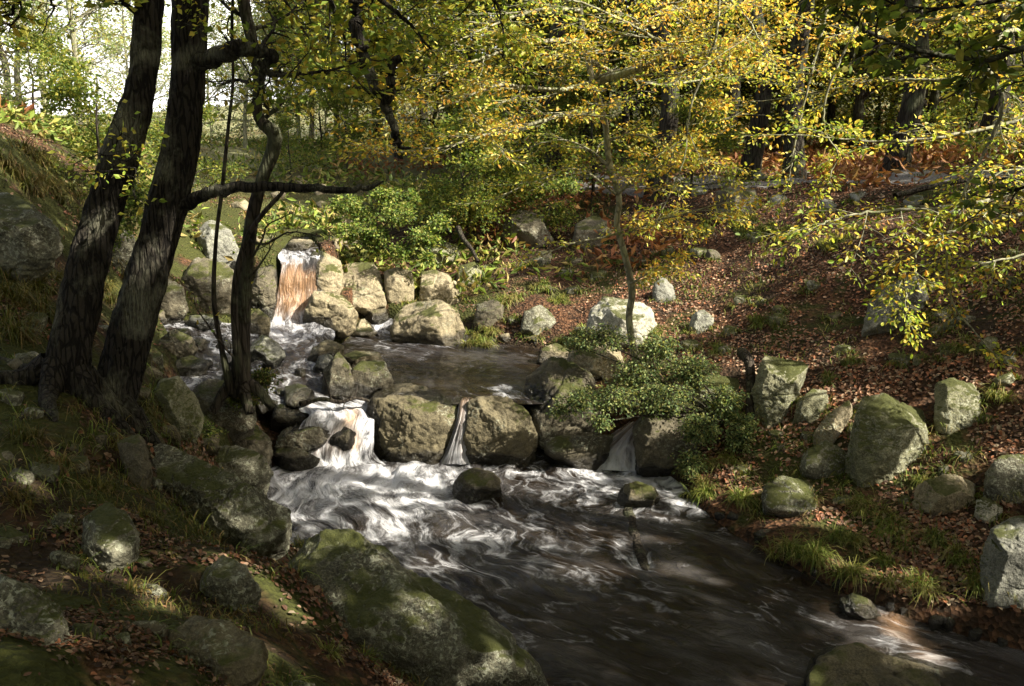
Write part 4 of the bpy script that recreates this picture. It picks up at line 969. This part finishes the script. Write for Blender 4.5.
for (px, Y, s, lab) in [(462,19.5,.95,'bushy sapling over the tarn bank left of the dark outcrop'),(505,21,1.0,'leafy sapling on the dark slope above the tarn'),(590,22,1.0,'bushy sapling behind the golden beech stem'),
       (120,15,.8,'green sapling between the two leaning oaks'),(205,22,.7,'low bushy sapling on the slope right of the right oak'),(60,20,.7,'low bushy sapling left of the left oak'),(300,26,.55,'low sunlit bush above the upper waterfall'),
       (355,27,.8,'yellow bush right above the upper waterfall'),(685,20,.7,'bushy sapling beside the far path left end'),(1015,15.5,.8,'bushy sapling at the right end of the far path'),(330,33,.9,'pale bush on the sunlit hillside')]:
    x, y = at(px, Y); plant_tree('bush', lab, x, y, s, RNG.uniform(0, 6.28), cat='bush', name='sapling')

for i in range(30):
    px, Y = [(530,24),(560,30),(600,26),(625,34),(660,28),(690,33),(700,31),(725,33),(750,38),(765,32),(790,31),(815,36),(835,33),(860,31),(885,33),(905,28),(925,34),(950,25),(970,30),(1000,27),(1020,35),(640,40),(700,44),(800,44),(900,42),(980,40),(470,26),(440,30),(400,34),(500,38)][i]
    x, y = at(px, Y); plant_tree('bush' if i % 3 else 'yel', 'leafy bush in the undergrowth of the wood beyond the far path', x, y, RNG.uniform(.9, 1.5) if i % 3 else .5, RNG.uniform(0, 6.28), 'undergrowth bushes beyond the far path', cat='bush', name='woodland_bush')

# ------------------------------------------------------------------ shrubs
def shrub(name, label, blobs, pal, size, n, stem=BARKD, droop=.1, hexa=False, group=None, face=.7):
    """blobs: (px,py,Y,rx,ry,rd) leafy masses; stems run from the first blob's foot"""
    rg = np.random.default_rng(sum(map(ord, label)))
    b0 = blobs[0]; base = hitP(b0[0], b0[1] + b0[4] * .7); t = thing(name, label, 'shrub', base, group)
    T, L = Tubes(), Leaves()
    tot = sum(b[3] * b[4] for b in blobs)
    for (px, py, Y, rx, ry, rd) in blobs:
        c = P(px, py, Y); ax = np.array([rx / FPX * Y, rd, ry / FPX * Y]); m = int(n * rx * ry / tot / 12)
        st = catmull([base, (base + c) / 2 + np.array([0, 0, .1]), c], 5); T.tube(st, np.linspace(.02, .008, len(st)), 5)
        d = rg.normal(0, 1, (m, 3)); d /= np.linalg.norm(d, axis=1)[:, None]; q = c + d * ax * (rg.uniform(.25, 1, (m, 1)) ** .5)
        q = q + .25 * ax.min() * np.stack([fbm(q / .25, 2, 5), fbm(q / .25, 2, 6), fbm(q / .25, 2, 7)], -1)
        for e in q:
            dd = unit(unit(e - c) + rg.normal(0, .4, 3) + np.array([0, 0, -droop])); ln = rg.uniform(.12, .28) * (ax.mean() / .5 + .5)
            tw = np.array([e - dd * ln, e - dd * ln * .5 + rg.normal(0, .01, 3), e]); T.tube(tw, [.004, .003, .002], 3)
            leafrow(L, rg, tw, dict(leaves=12, size=size, pal=pal, spread=.025, nj=.7, lz=.8, droop=droop, face=face))
    T.build('stems', stem, t, base); L.build('leaves', t, off=base, hexa=hexa)
shrub('holly_bush', 'bright green glossy bush on the far bank left of centre', [(372,236,17.5,20,14,.5),(345,205,18,20,13,.5),(362,216,18,16,10,.4),(398,214,17.6,22,13,.5),(425,238,17,20,13,.4),(402,252,16.9,16,10,.3),(440,222,17.2,14,10,.4),(385,195,18,18,8,.4),(350,232,17.6,14,10,.3),(428,258,16.8,10,7,.25),(412,196,18,12,7,.3)], 'holly', .075, 9000)
shrub('leafy_shrub', 'grey green small leaved shrub trailing over the dark angular boulder', [(725,405,10.6,22,24,.25),(742,425,10.4,16,14,.2),(660,400,10.7,42,20,.35),(615,400,10.6,34,15,.3),(690,372,11,30,18,.35),(580,402,10.5,22,15,.25),(560,412,10.5,12,9,.15),(600,422,10.4,14,8,.15),(700,430,10.3,24,20,.25),(640,375,11.2,34,16,.3),(600,340,11.6,38,12,.3),(655,350,11.3,28,16,.3),(740,440,10.3,20,22,.2),(575,345,12,20,8,.2),(690,465,10.1,18,18,.2)], 'shrub', .043, 24000, droop=.3)
shrub('ivy_bank', 'dark green leafy bush on the shaded slope behind the tarn', [(470,205,19,40,30,.6),(520,190,20,36,24,.6),(560,215,19.5,26,18,.5),(440,190,20,26,22,.6)], 'green', .08, 7000)
shrub('leafy_shrub', 'fresh green sprig on the dark slope below the golden sprays', [(565,186,16,22,8,.3)], 'holly', .06, 700)
shrub('leafy_shrub', 'green undergrowth between the two leaning oak trunks', [(128,200,12,18,40,.5),(110,230,11,10,20,.3)], 'holly', .055, 3000)
shrub('leafy_shrub', 'low ferny green clump beside the root of the stream tree', [(262,382,10.6,18,16,.2),(240,400,10.2,22,10,.2)], 'grass', .045, 1800)
shrub('leafy_shrub', 'young green plants on the sunlit bank left of the roots', [(205,432,9.2,22,8,.2)], 'holly', .035, 700)
# ------------------------------------------------------------------ roots, fallen branches
def stick(name, label, path, r0, r1, cat, mat=BARKD, k=8, ridge=.12, twigs=0, seed=1):
    rg = np.random.default_rng(seed); W = PP(path) if path[0][2] else np.array([hitP(q[0], q[1]) + [0, 0, -.055] for q in path]); T = Tubes(); pts = catmull(W, 8); T.tube(pts, np.linspace(r0, r1, len(pts)), k, ridge=ridge, seed=seed)
    for j in range(twigs):
        i = rg.integers(len(pts) // 3, len(pts)); d = rg.normal(0, 1, 3); d[2] = abs(d[2]) * .6
        T.tube(np.array([pts[i], pts[i] + d * .12, pts[i] + d * .22 + rg.normal(0, .02, 3)]), [r1 * .8, r1 * .5, r1 * .3], 4)
    c = pts.mean(0); me = mesh_np(name, np.vstack(T.V) - c, np.vstack(T.F), True, mat); o = link(name, me, loc=c); tag(o, label, cat); return o
stick('dead_root', 'weathered leaning root left of the upright pale boulder', [(742,352,11.6),(749,362,11.3),(751,390,11.0),(750,425,10.7),(755,458,10.35),(757,470,10.2)], .075, .05, 'root', BARKD, 14, .2)
stick('fallen_branch', 'forked branch caught across the cascade against the boulder', [(300,404,10.9),(322,399,11.1),(340,402,11.2),(356,398,11.3),(372,402,11.4)], .035, .02, 'branch', BARKD, 8, .15, 4, 3)
stick('fallen_log', 'submerged log slanting down the pool with foam along it', [(628,506,0),(634,528,0),(642,556,0),(652,590,0)], .085, .05, 'log', BARKD, 10, .15, 0, 4)
stick('dead_root', 'exposed root curling under the far bank bush', [(458,228,18.6),(464,240,18.2),(472,250,17.9),(478,262,17.6)], .06, .035, 'root', BARKD, 8, .2)
stick('dead_root', 'dark root running along the bottom left ground', [(100,652,3.6),(140,668,3.6),(190,676,3.6),(235,690,3.5)], .022, .014, 'root', BARKD, 8, .2)
stick('fallen_branch', 'dark bough lying across the upper right slope', [(895,196,14),(940,185,14.2),(985,178,14.3),(1030,180,14.2)], .05, .03, 'branch', BARKD, 8, .15, 3, 6)

# ------------------------------------------------------------------ leaf litter (nobody could count it)
gv = GV; nr, ncol = gv.shape[:2]
cellc = (gv[:-1, :-1] + gv[1:, 1:]) / 2; e1 = gv[1:, :-1] - gv[:-1, :-1]; e2 = gv[:-1, 1:] - gv[:-1, :-1]
nrm = np.cross(e2, e1); area = np.linalg.norm(nrm, axis=2); nrm = nrm / (area[..., None] + 1e-12)
cy = cellc[..., 1]; cx_ = cellc[..., 0]
mk = rl(MB_, cx_, cy, 0)
rel = (cy * cp - (cellc[..., 2] - CAMZ) * sp)
pxx = CX + FPX * cx_ / np.maximum(rel, .1); pyy = CY - FPX * (cy * sp + (cellc[..., 2] - CAMZ) * cp) / np.maximum(rel, .1)
inview = (cy > 1.2) & (pxx > -60) & (pxx < 1090) & (pyy < 760) & (cy < 30)
patch = 1.4 * fbm(cellc / .8, 4, 61) + .25 * np.clip((cx_ - 1) / 3, -1.2, 1)
dens = area * np.clip(patch * 3.2 + .4, .03, 1.5) / np.maximum(cy, 2.5) ** 1.55 * inview * (mk < .45)
def scatter(w, n, rg):
    pz = (w / w.sum()).ravel(); idx = rg.choice(len(pz), n, p=pz); i, j = np.unravel_index(idx, w.shape)
    u = rg.uniform(0, 1, (n, 1)); v = rg.uniform(0, 1, (n, 1))
    return gv[i, j] + e1[i, j] * u + e2[i, j] * v, nrm[i, j]
rg = np.random.default_rng(71)
p_, n_ = scatter(dens, 82000, rg)
L = Leaves(); m = len(p_)
d_ = rg.normal(0, 1, (m, 3)); d_ -= (d_ * n_).sum(1)[:, None] * n_
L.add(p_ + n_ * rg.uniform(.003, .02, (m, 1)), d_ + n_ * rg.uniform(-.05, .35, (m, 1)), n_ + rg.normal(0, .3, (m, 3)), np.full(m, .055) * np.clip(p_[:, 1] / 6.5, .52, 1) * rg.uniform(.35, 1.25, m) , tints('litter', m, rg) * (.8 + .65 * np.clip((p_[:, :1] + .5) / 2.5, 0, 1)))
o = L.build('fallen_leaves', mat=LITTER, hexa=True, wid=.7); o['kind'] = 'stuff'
# bracken and rough herbage on the upper slopes
w = area * np.clip(fbm(cellc / 2.5, 3, 88) * 3 + .3, 0, 1) * (cy > 17) * (cy < 48) * (pxx > -80) * (pxx < 1100) * (mk < .05) / np.maximum(cy, 1) ** 1.2
p_, n_ = scatter(w, 26000, rg); m = len(p_); L = Leaves()
d_ = rg.normal(0, 1, (m, 3)) * [1, 1, .3] + [0, 0, .55]
isb = fbm(p_ / 4.0, 2, 12) + np.clip((p_[:, 0] + 0) / 8, -.5, .5) > .1
col = np.where(isb[:, None], tints('bracken', m, rg), tints('grass', m, rg) * 1.25)
L.add(p_ + rg.uniform(0, .35, (m, 1)) * [0, 0, 1], d_, rg.normal(0, 1, (m, 3)), rg.uniform(.12, .32, m), col)
o = L.build('bracken', mat=GRASSM, wid=.35); o['kind'] = 'stuff'

# grass tussocks
rg = np.random.default_rng(72)
tus = []
for (px, py, r, s) in [(700,488,16,1),(742,500,14,1),(710,468,14,.8),(790,545,14,1),(812,556,16,1.1),(852,574,12,1),(905,585,18,1),(890,560,14,.9),(985,590,14,1.2),(1000,585,12,1),
    (880,520,14,.8),(900,530,12,.8),(860,505,12,.7),(935,540,12,.9),(800,500,10,.7),(790,482,10,.6),(730,460,10,.7),(850,540,12,.9),(960,560,12,.9),(1010,490,10,.8),(915,480,8,.7),(480,345,10,.7),(488,335,9,.7),(560,345,8,.7),(582,362,10,.8),(586,330,10,.8),
    (20,440,18,.6),(50,470,16,.6),(100,490,12,.55),(20,500,16,.6),(70,525,12,.5),(125,455,10,.5),(150,520,9,.5),(85,580,12,.5),(130,590,10,.5),(160,550,8,.4),(10,300,18,1),(40,290,16,1),(60,320,14,1),(20,340,18,1),(70,290,14,.9),(100,290,12,.9),
    (330,600,8,.4),(440,684,14,.6),(480,690,14,.6),(520,690,10,.6),(330,655,14,.5),(365,660,12,.5),(60,200,14,1),(20,180,16,1.1),(90,210,12,1),(40,160,14,1.1),(110,260,10,.9),
    (760,230,12,1),(790,235,12,1),(745,225,10,1),(830,245,12,1),(700,230,10,1),(560,300,8,.8),(620,262,8,.8),(650,330,8,.7),(720,350,9,.7),(760,325,9,.7),(850,365,9,.7),(830,380,9,.7),(990,400,10,.8),(960,345,10,.8),(510,300,8,.8),(540,285,8,.8),(300,545,8,.5)]:
    c = hitP(px, py); tus.append((c, r / FPX * c[1], s))
bl_p, bl_d, bl_l, bl_c = [], [], [], []
for (c, r, s) in tus:
    k = max(2, int(5 * r / .12)); 
    for _ in range(min(k, 14)):
        o_ = c + np.array([rg.normal(0, r * .6), rg.normal(0, r * .6), 0]); o_[2] = float(G_surf(o_[0], o_[1])) - .03
        m = 75; base_t = PAL['grass'][rg.integers(0, 5)]
        a = rg.uniform(0, 2 * PI, m); rr = rg.uniform(0, .06, m)
        bl_p.append(o_ + np.stack([np.cos(a) * rr, np.sin(a) * rr, 0 * a], 1)); e_ = rg.uniform(.15, 1.0, m)
        dd = np.stack([np.cos(a) * e_, np.sin(a) * e_ - .25, 1.1 + 0 * a], 1)
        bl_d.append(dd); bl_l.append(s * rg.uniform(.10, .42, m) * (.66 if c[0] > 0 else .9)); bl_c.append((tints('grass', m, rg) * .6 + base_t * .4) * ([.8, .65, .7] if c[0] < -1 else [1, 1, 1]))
for (q, wd, mw) in FOOT:      # rough grass growing up against the stones
    if mw > .25 or q[1] > 19 or wd < .12: continue
    for _ in range(int(2 + wd * 5)):
        o_ = q + np.array([rg.uniform(-.6, .6) * wd, rg.uniform(-.1, .35) * wd, 0]); o_[2] = float(G_surf(o_[0], o_[1])) - .02
        m = 22; a = rg.uniform(0, 2 * PI, m); e_ = rg.uniform(.2, 1.1, m)
        bl_p.append(o_ + np.stack([np.cos(a) * .04, np.sin(a) * .04, 0 * a], 1)); bl_d.append(np.stack([np.cos(a) * e_, np.sin(a) * e_ - .2, 1 + 0 * a], 1))
        bl_l.append(rg.uniform(.07, .24, m)); bl_c.append(tints('grass', m, rg) * .9)
# thin fringe of blades over the green ground
w = area * np.clip(fbm(cellc / .8, 3, 99) * 3 - .1, 0, 1) * inview * (mk < .2) / np.maximum(cy, 2.5) ** 1.4 
p_, n_ = scatter(w, 13000, rg); m = len(p_); a = rg.uniform(0, 2 * PI, m)
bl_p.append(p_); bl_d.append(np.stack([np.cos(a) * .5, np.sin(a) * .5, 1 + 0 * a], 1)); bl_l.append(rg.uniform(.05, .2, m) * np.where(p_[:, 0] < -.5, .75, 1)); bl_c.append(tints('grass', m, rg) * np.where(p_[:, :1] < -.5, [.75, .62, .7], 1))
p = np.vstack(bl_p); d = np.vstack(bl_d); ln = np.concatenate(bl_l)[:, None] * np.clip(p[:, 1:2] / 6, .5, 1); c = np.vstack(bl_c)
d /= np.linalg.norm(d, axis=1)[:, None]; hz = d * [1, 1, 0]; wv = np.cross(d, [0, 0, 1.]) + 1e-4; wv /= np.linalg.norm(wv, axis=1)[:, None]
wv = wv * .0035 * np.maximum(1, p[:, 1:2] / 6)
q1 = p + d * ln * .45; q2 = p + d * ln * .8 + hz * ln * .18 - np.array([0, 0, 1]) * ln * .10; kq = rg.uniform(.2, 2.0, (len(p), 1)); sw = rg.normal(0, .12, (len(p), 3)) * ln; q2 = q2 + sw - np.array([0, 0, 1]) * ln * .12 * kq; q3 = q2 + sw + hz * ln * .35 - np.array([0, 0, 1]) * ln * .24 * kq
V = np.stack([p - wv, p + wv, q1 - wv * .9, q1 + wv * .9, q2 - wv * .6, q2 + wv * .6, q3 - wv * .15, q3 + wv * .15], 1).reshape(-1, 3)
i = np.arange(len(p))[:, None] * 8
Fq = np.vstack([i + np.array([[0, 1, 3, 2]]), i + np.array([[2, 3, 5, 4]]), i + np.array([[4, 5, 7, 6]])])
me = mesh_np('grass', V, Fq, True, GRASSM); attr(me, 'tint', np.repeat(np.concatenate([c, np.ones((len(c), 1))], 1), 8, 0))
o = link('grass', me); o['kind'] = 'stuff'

# path on the far side: bare trodden strip
def path_strip():
    pts = []
    for px, Y in [(560,24.5),(640,22),(720,20.6),(800,20.2),(880,18.6),(960,17.2),(1060,15.8),(1200,15)]:
        x, y = at(px, Y); pts.append((x, y, 0))
    C_ = catmull(pts, 12); m = 14; t = np.linspace(-1, 1, m); tn = np.gradient(C_, axis=0); nn = np.stack([-tn[:, 1], tn[:, 0]], 1); nn /= np.linalg.norm(nn, axis=1)[:, None]
    X = C_[:, None, :2] + nn[:, None] * t[None, :, None] * (.75 + .15 * np.sin(np.arange(len(C_)))[:, None, None] * .5)
    Z = H(X[..., 0], X[..., 1]) + .03 * (1 - t[None] ** 2) + .012
    Z[:, 0] -= .08; Z[:, -1] -= .08
    mt, nt = newmat('trodden_earth'); g = N(nt); pos = g.n('NewGeometry').outputs['Position']
    b = g.n('BsdfPrincipled'); nt.links.new(g.mix(g.noise(pos, 4, 6, .7), (.07, .065, .06), (.20, .19, .18)), b.inputs['Base Color']); b.inputs['Roughness'].default_value = .9
    bp = g.n('Bump'); bp.inputs['Distance'].default_value = .05; nt.links.new(g.noise(pos, 10, 5, .7), bp.inputs['Height']); nt.links.new(bp.outputs[0], b.inputs['Normal']); g.out(b.outputs[0])
    me = mesh_np('path', np.concatenate([X, Z[..., None]], -1).reshape(-1, 3), grid_faces(len(C_), m), True, mt); o = link('path', me); o['kind'] = 'structure'
path_strip()
yl = hitP(238, 662)
L = Leaves(); L.add(np.array([yl + [0, -.0, .05], yl + [.01, .02, .055]]), np.array([[1, .3, .1], [-.4, 1, .2]]), np.array([[0, -.3, 1.], [.1, -.3, 1]]), np.array([.055, .05]), np.array([[.7, .5, .03], [.7, .5, .03]]))
o = L.build('yellow_leaf', off=yl, hexa=True, wid=.95); o.location = yl; tag(o, 'bright yellow fallen leaf on the flat stone at the lower left', 'leaf')

# ------------------------------------------------------------------ unseen tall trees added outside the frame, crowns shaped for shade and sun patches
u1 = unit(np.cross(SUN, [0, 0, 1.])); u2 = np.cross(SUN, u1)
SHAFT = []  # (point, radius)
def shaft(px, py, r, Y=None):
    q = P(px, py, Y) if Y else hitP(px, py); SHAFT.append((q, r))
for a in [(170,246,.15,7.0),(100,210,.13,6.7),(633,300,.22,12.3),(620,220,.2,12.3),(612,160,.2,12.3),(636,350,.2,12.3),(390,285,.8,16.5),(350,240,1.0,18),(300,230,1.0,19),(470,250,.8,18.5),(250,200,1.2,20),(560,450,.18,10.8),(182,404,.16,10.0),(196,70,.10,7.3),
          (425,398,.17,11),(505,412,.17,10.9),(440,440,.12,10.9),(520,450,.13,10.6),(330,300,.8,15.5),(300,270,.55,15.6),(360,290,.8,16.5),(425,310,.8,15.5),(440,360,.9,13.5),(350,365,.4,12.5),
          (290,345,.45,13.5),(275,390,.25,11.3),(340,430,.22,10.5),(390,470,.3,10),(300,490,.3,9.2),(560,390,.3,11.2),(500,370,.6,12.5),(600,350,.7,12.5),(640,320,.8,14),(560,310,.9,15.5),(500,290,.6,17),
          (620,445,.2,11),(640,495,.16,9.2),(780,385,.36,11),(790,410,.15,10.8),(815,410,.2,10.6),(895,425,.32,9.7),(900,470,.18,9.2),(955,405,.22,9.9),(950,490,.28,8.7),(1000,480,.3,8.6),(800,530,.2,8.5),(830,560,.2,8),(720,480,.25,9.6),
          (790,490,.13,9),(920,560,.2,7.6),(985,585,.18,7.2),(700,400,.25,10.6),(700,345,.45,12.5),(740,250,.8,16),(690,280,.6,15),(880,350,.25,11),(850,340,.3,11.5),(940,290,.3,12),(800,220,1.0,16.5),(900,200,.9,16.5),(960,200,.7,15),
          (280,620,.13,4.6),(300,600,.1,4.8),(420,620,.12,4.9),(500,655,.10,4.7),(340,545,.14,5.6),(235,655,.12,3.8),(230,520,.07,7),(165,480,.08,6.8),(70,570,.08,3.9),(130,560,.12,4.3),(20,620,.12,2.8),(40,660,.08,2.7),(40,480,.10,5),(250,530,.10,7),
          (880,615,.25,7.0),(930,640,.2,6.5),(600,560,.2,7.9),(700,560,.15,7.8),(470,540,.2,7.9),(400,510,.2,8.8),(860,660,.2,5.8),(215,560,.08,5.2),(225,590,.09,4.8),(150,610,.08,4.0)]:
    shaft(*a[:3], *( [a[3]] if len(a) > 3 else []))
# gaps shaped in the added crowns so sun reaches the golden and hanging sprays
for (px, py, Y, r) in [(420,120,10.8,.9),(480,100,11,1.1),(540,100,11.5,1.2),(600,60,12,1.3),(680,50,11.5,1.4),(740,40,11,1.3),(620,160,12,1),(680,190,12,.9),(480,30,11,1.2),(850,215,7.8,.5),(900,230,7.8,.55),(950,230,7.8,.55),(930,280,7.8,.45),(970,320,7.8,.3),
          (1000,210,8.1,.5),(820,90,10.3,1.1),(900,80,10.5,1.1),(980,90,10.5,1.1),(850,150,9.2,.9),(930,140,9.2,.8),(700,130,10.5,.9),(760,120,10.5,.9),(385,222,17.5,1.2),(330,30,8.8,.35),(280,130,10.2,.25)]:
    SHAFT.append((P(px, py, Y), r))
SC = np.array([[s[0] @ u1, s[0] @ u2] for s in SHAFT]); SR = np.array([s[1] * (1.3 if (s[0][0] > .8 or s[0][1] > 10) else 1.0) for s in SHAFT])
def keep_leaf(p):
    q = np.stack([p @ u1, p @ u2], 1); k = np.ones(len(p), bool)
    for i in range(0, len(p), 20000):
        dd = np.hypot(q[i:i + 20000, None, 0] - SC[None, :, 0], q[i:i + 20000, None, 1] - SC[None, :, 1])
        k[i:i + 20000] = (dd > SR[None] * .95 + .08).all(1)
    return k
rg = np.random.default_rng(91)
ctr = [(-9,3),(-7,-4),(-1.5,-5),(7.5,-1.5),(11.5,2.5),(8.5,6.0),(13.5,8.5),(16.5,3.5),(5.0,-5.5),(12,-3.5),(13,13)]
M_ = 175000
cand = np.stack([rg.uniform(1.2, 20, M_), rg.uniform(-9, 17, M_), rg.uniform(7.2, 13.5, M_)], 1)
cand[:, 2] = np.where(cand[:, 0] > .62 * cand[:, 1] + 3.0, 4.5 + (cand[:, 2] - 7.2) * 1.4, cand[:, 2] + np.clip(cand[:, 1] - 8, 0, 9) * .25)
cl = fbm(cand / np.array([1.5, 1.5, 1.0]), 3, 7)
top_open = cand[:, 1] > 10.5 + .35 * cand[:, 0] * 0
ok = (cl > -.30) & ~(top_open & (cand[:, 0] < 9)) & (cand[:, 0] + .2 * np.abs(cand[:, 1]) > 2.2)
cand = cand[ok]
for (px, py, Y, r) in [(118,385,7,.3),(130,340,7.1,.3),(105,415,7,.3),(70,340,6.7,.25),(55,385,6.6,.3),(195,150,7.3,.25),(188,100,7.4,.3),(190,30,7.5,.3),(125,140,7,.25),(142,70,7.1,.3),(148,10,7.2,.3),(270,140,10.2,.3),(250,260,10.2,.3),(30,260,8.2,.5),(30,180,14,.8),(60,430,6,.5),
        (40,520,4.8,.4),(120,520,5.4,.3),(60,600,3.6,.25),(150,630,3.8,.3),(300,640,4.4,.3),(450,660,4.8,.3),(210,500,6.5,.3),(160,420,8,.4)]:   # leaf clumps added up-sun to keep chosen spots in shade
    c0 = P(px, py, Y); n0 = int(900 * r); t0 = (rg.uniform(8.2, 12.2, n0) - c0[2]) / SUN[2]
    cand = np.vstack([cand, c0 + t0[:, None] * SUN + rg.normal(0, r * .8, (n0, 3))])
cand = cand[keep_leaf(cand)]
c2 = np.stack([rg.uniform(-14, 1.0, 60000), rg.uniform(-10, 9.5, 60000), rg.uniform(8.2, 12.5, 60000)], 1)  # unseen canopy on the left, added to hold back sky light
c2 = c2[(fbm(c2 / 1.4, 3, 17) > -.12) & (c2[:, 0] < 1.0 - .2 * np.maximum(c2[:, 1], 0))]; cand = np.vstack([cand, c2[keep_leaf(c2)]])
own = np.argmin([np.hypot(cand[:, 0] - a, cand[:, 1] - b) for a, b in ctr], axis=0)
for i, (a, b) in enumerate(ctr):
    q = cand[own == i]
    if len(q) < 50: continue
    z = float(H(a, b)); base = np.array([a, b, z - .2])
    t = thing('beech_tree', 'unseen tall beech added beside the camera, its crown shaped to shade the stream', 'tree', base, 'unseen tall beeches added round the viewpoint for shade')
    T, L = Tubes(), Leaves(); hh = 12.5 - z
    pn = catmull([base, base + [.1, 0, hh * .4], base + [0, .2, hh * .8], base + [0, 0, hh]], 8); T.tube(pn, np.linspace(.3, .08, len(pn)), 12, ridge=.08, seed=i)
    for e in q[:: max(1, len(q) // 46)]:
        s = pn[rg.integers(len(pn) // 2, len(pn))]; w_ = catmull([s, (s + e) / 2 + [0, 0, .3], e], 4); T.tube(w_, np.linspace(.04, .01, len(w_)), 4)
    m = len(q); L.add(q, rg.normal(0, 1, (m, 3)), rg.normal(0, .7, (m, 3)) + SUN * .8, rg.uniform(.13, .24, m), tints('yelgreen', m, rg))
    T.build('trunk', BARKP, t, base); L.build('crown', t, off=base, wid=.8)

# ------------------------------------------------------------------ light, sky, camera
w = bpy.data.worlds.new('World'); scene.world = w; w.use_nodes = True; nt = w.node_tree
bg = nt.nodes['Background']; sk = nt.nodes.new('ShaderNodeTexSky'); sk.sky_type = 'NISHITA'; sk.sun_disc = False
sk.sun_elevation = SUN_EL; sk.sun_rotation = SUN_AZ; sk.dust_density = 6.0; sk.air_density = .8; 
g = N(nt); tc = g.n('TexCoord'); sx = g.n('SeparateXYZ'); nt.links.new(tc.outputs['Generated'], sx.inputs[0])
cl_ = g.noise(tc.outputs['Generated'], 2.6, 6, .6)          # thin bright cloud low in the sky, broken higher up
cm = g.math('ADD', g.mr(sx.outputs[2], .08, .45, .6, 0), g.mr(cl_, .45, .65, 0, .45))
nt.links.new(g.mix(cm, sk.outputs[0], (9.5, 9.3, 9.0)), bg.inputs[0]); bg.inputs[1].default_value = .09
sd = bpy.data.lights.new('sun', 'SUN'); sd.energy = 5.0; sd.angle = math.radians(.55); sd.color = (1, .92, .78)
so = bpy.data.objects.new('sun', sd); COL.objects.link(so); so.rotation_euler = Vector(SUN).to_track_quat('Z', 'Y').to_euler(); so.location = SUN * 40
cam = bpy.data.cameras.new('camera'); cam.sensor_width = 36; cam.lens = FPX * 36 / 1024; cam.clip_start = .05; cam.clip_end = 1000
co = bpy.data.objects.new('camera', cam); COL.objects.link(co); co.location = (0, 0, CAMZ); co.rotation_euler = (math.radians(90) - PITCH, 0, 0); scene.camera = co
vs = scene.view_settings; vs.view_transform = 'Standard'; vs.look = 'None'; vs.exposure = 1.75; vs.gamma = 1; vs.use_curve_mapping = False
cy_ = scene.cycles; cy_.max_bounces = 6; cy_.diffuse_bounces = 3; cy_.glossy_bounces = 3; cy_.transmission_bounces = 4; cy_.use_denoising = True
cy_.sample_clamp_indirect = 4
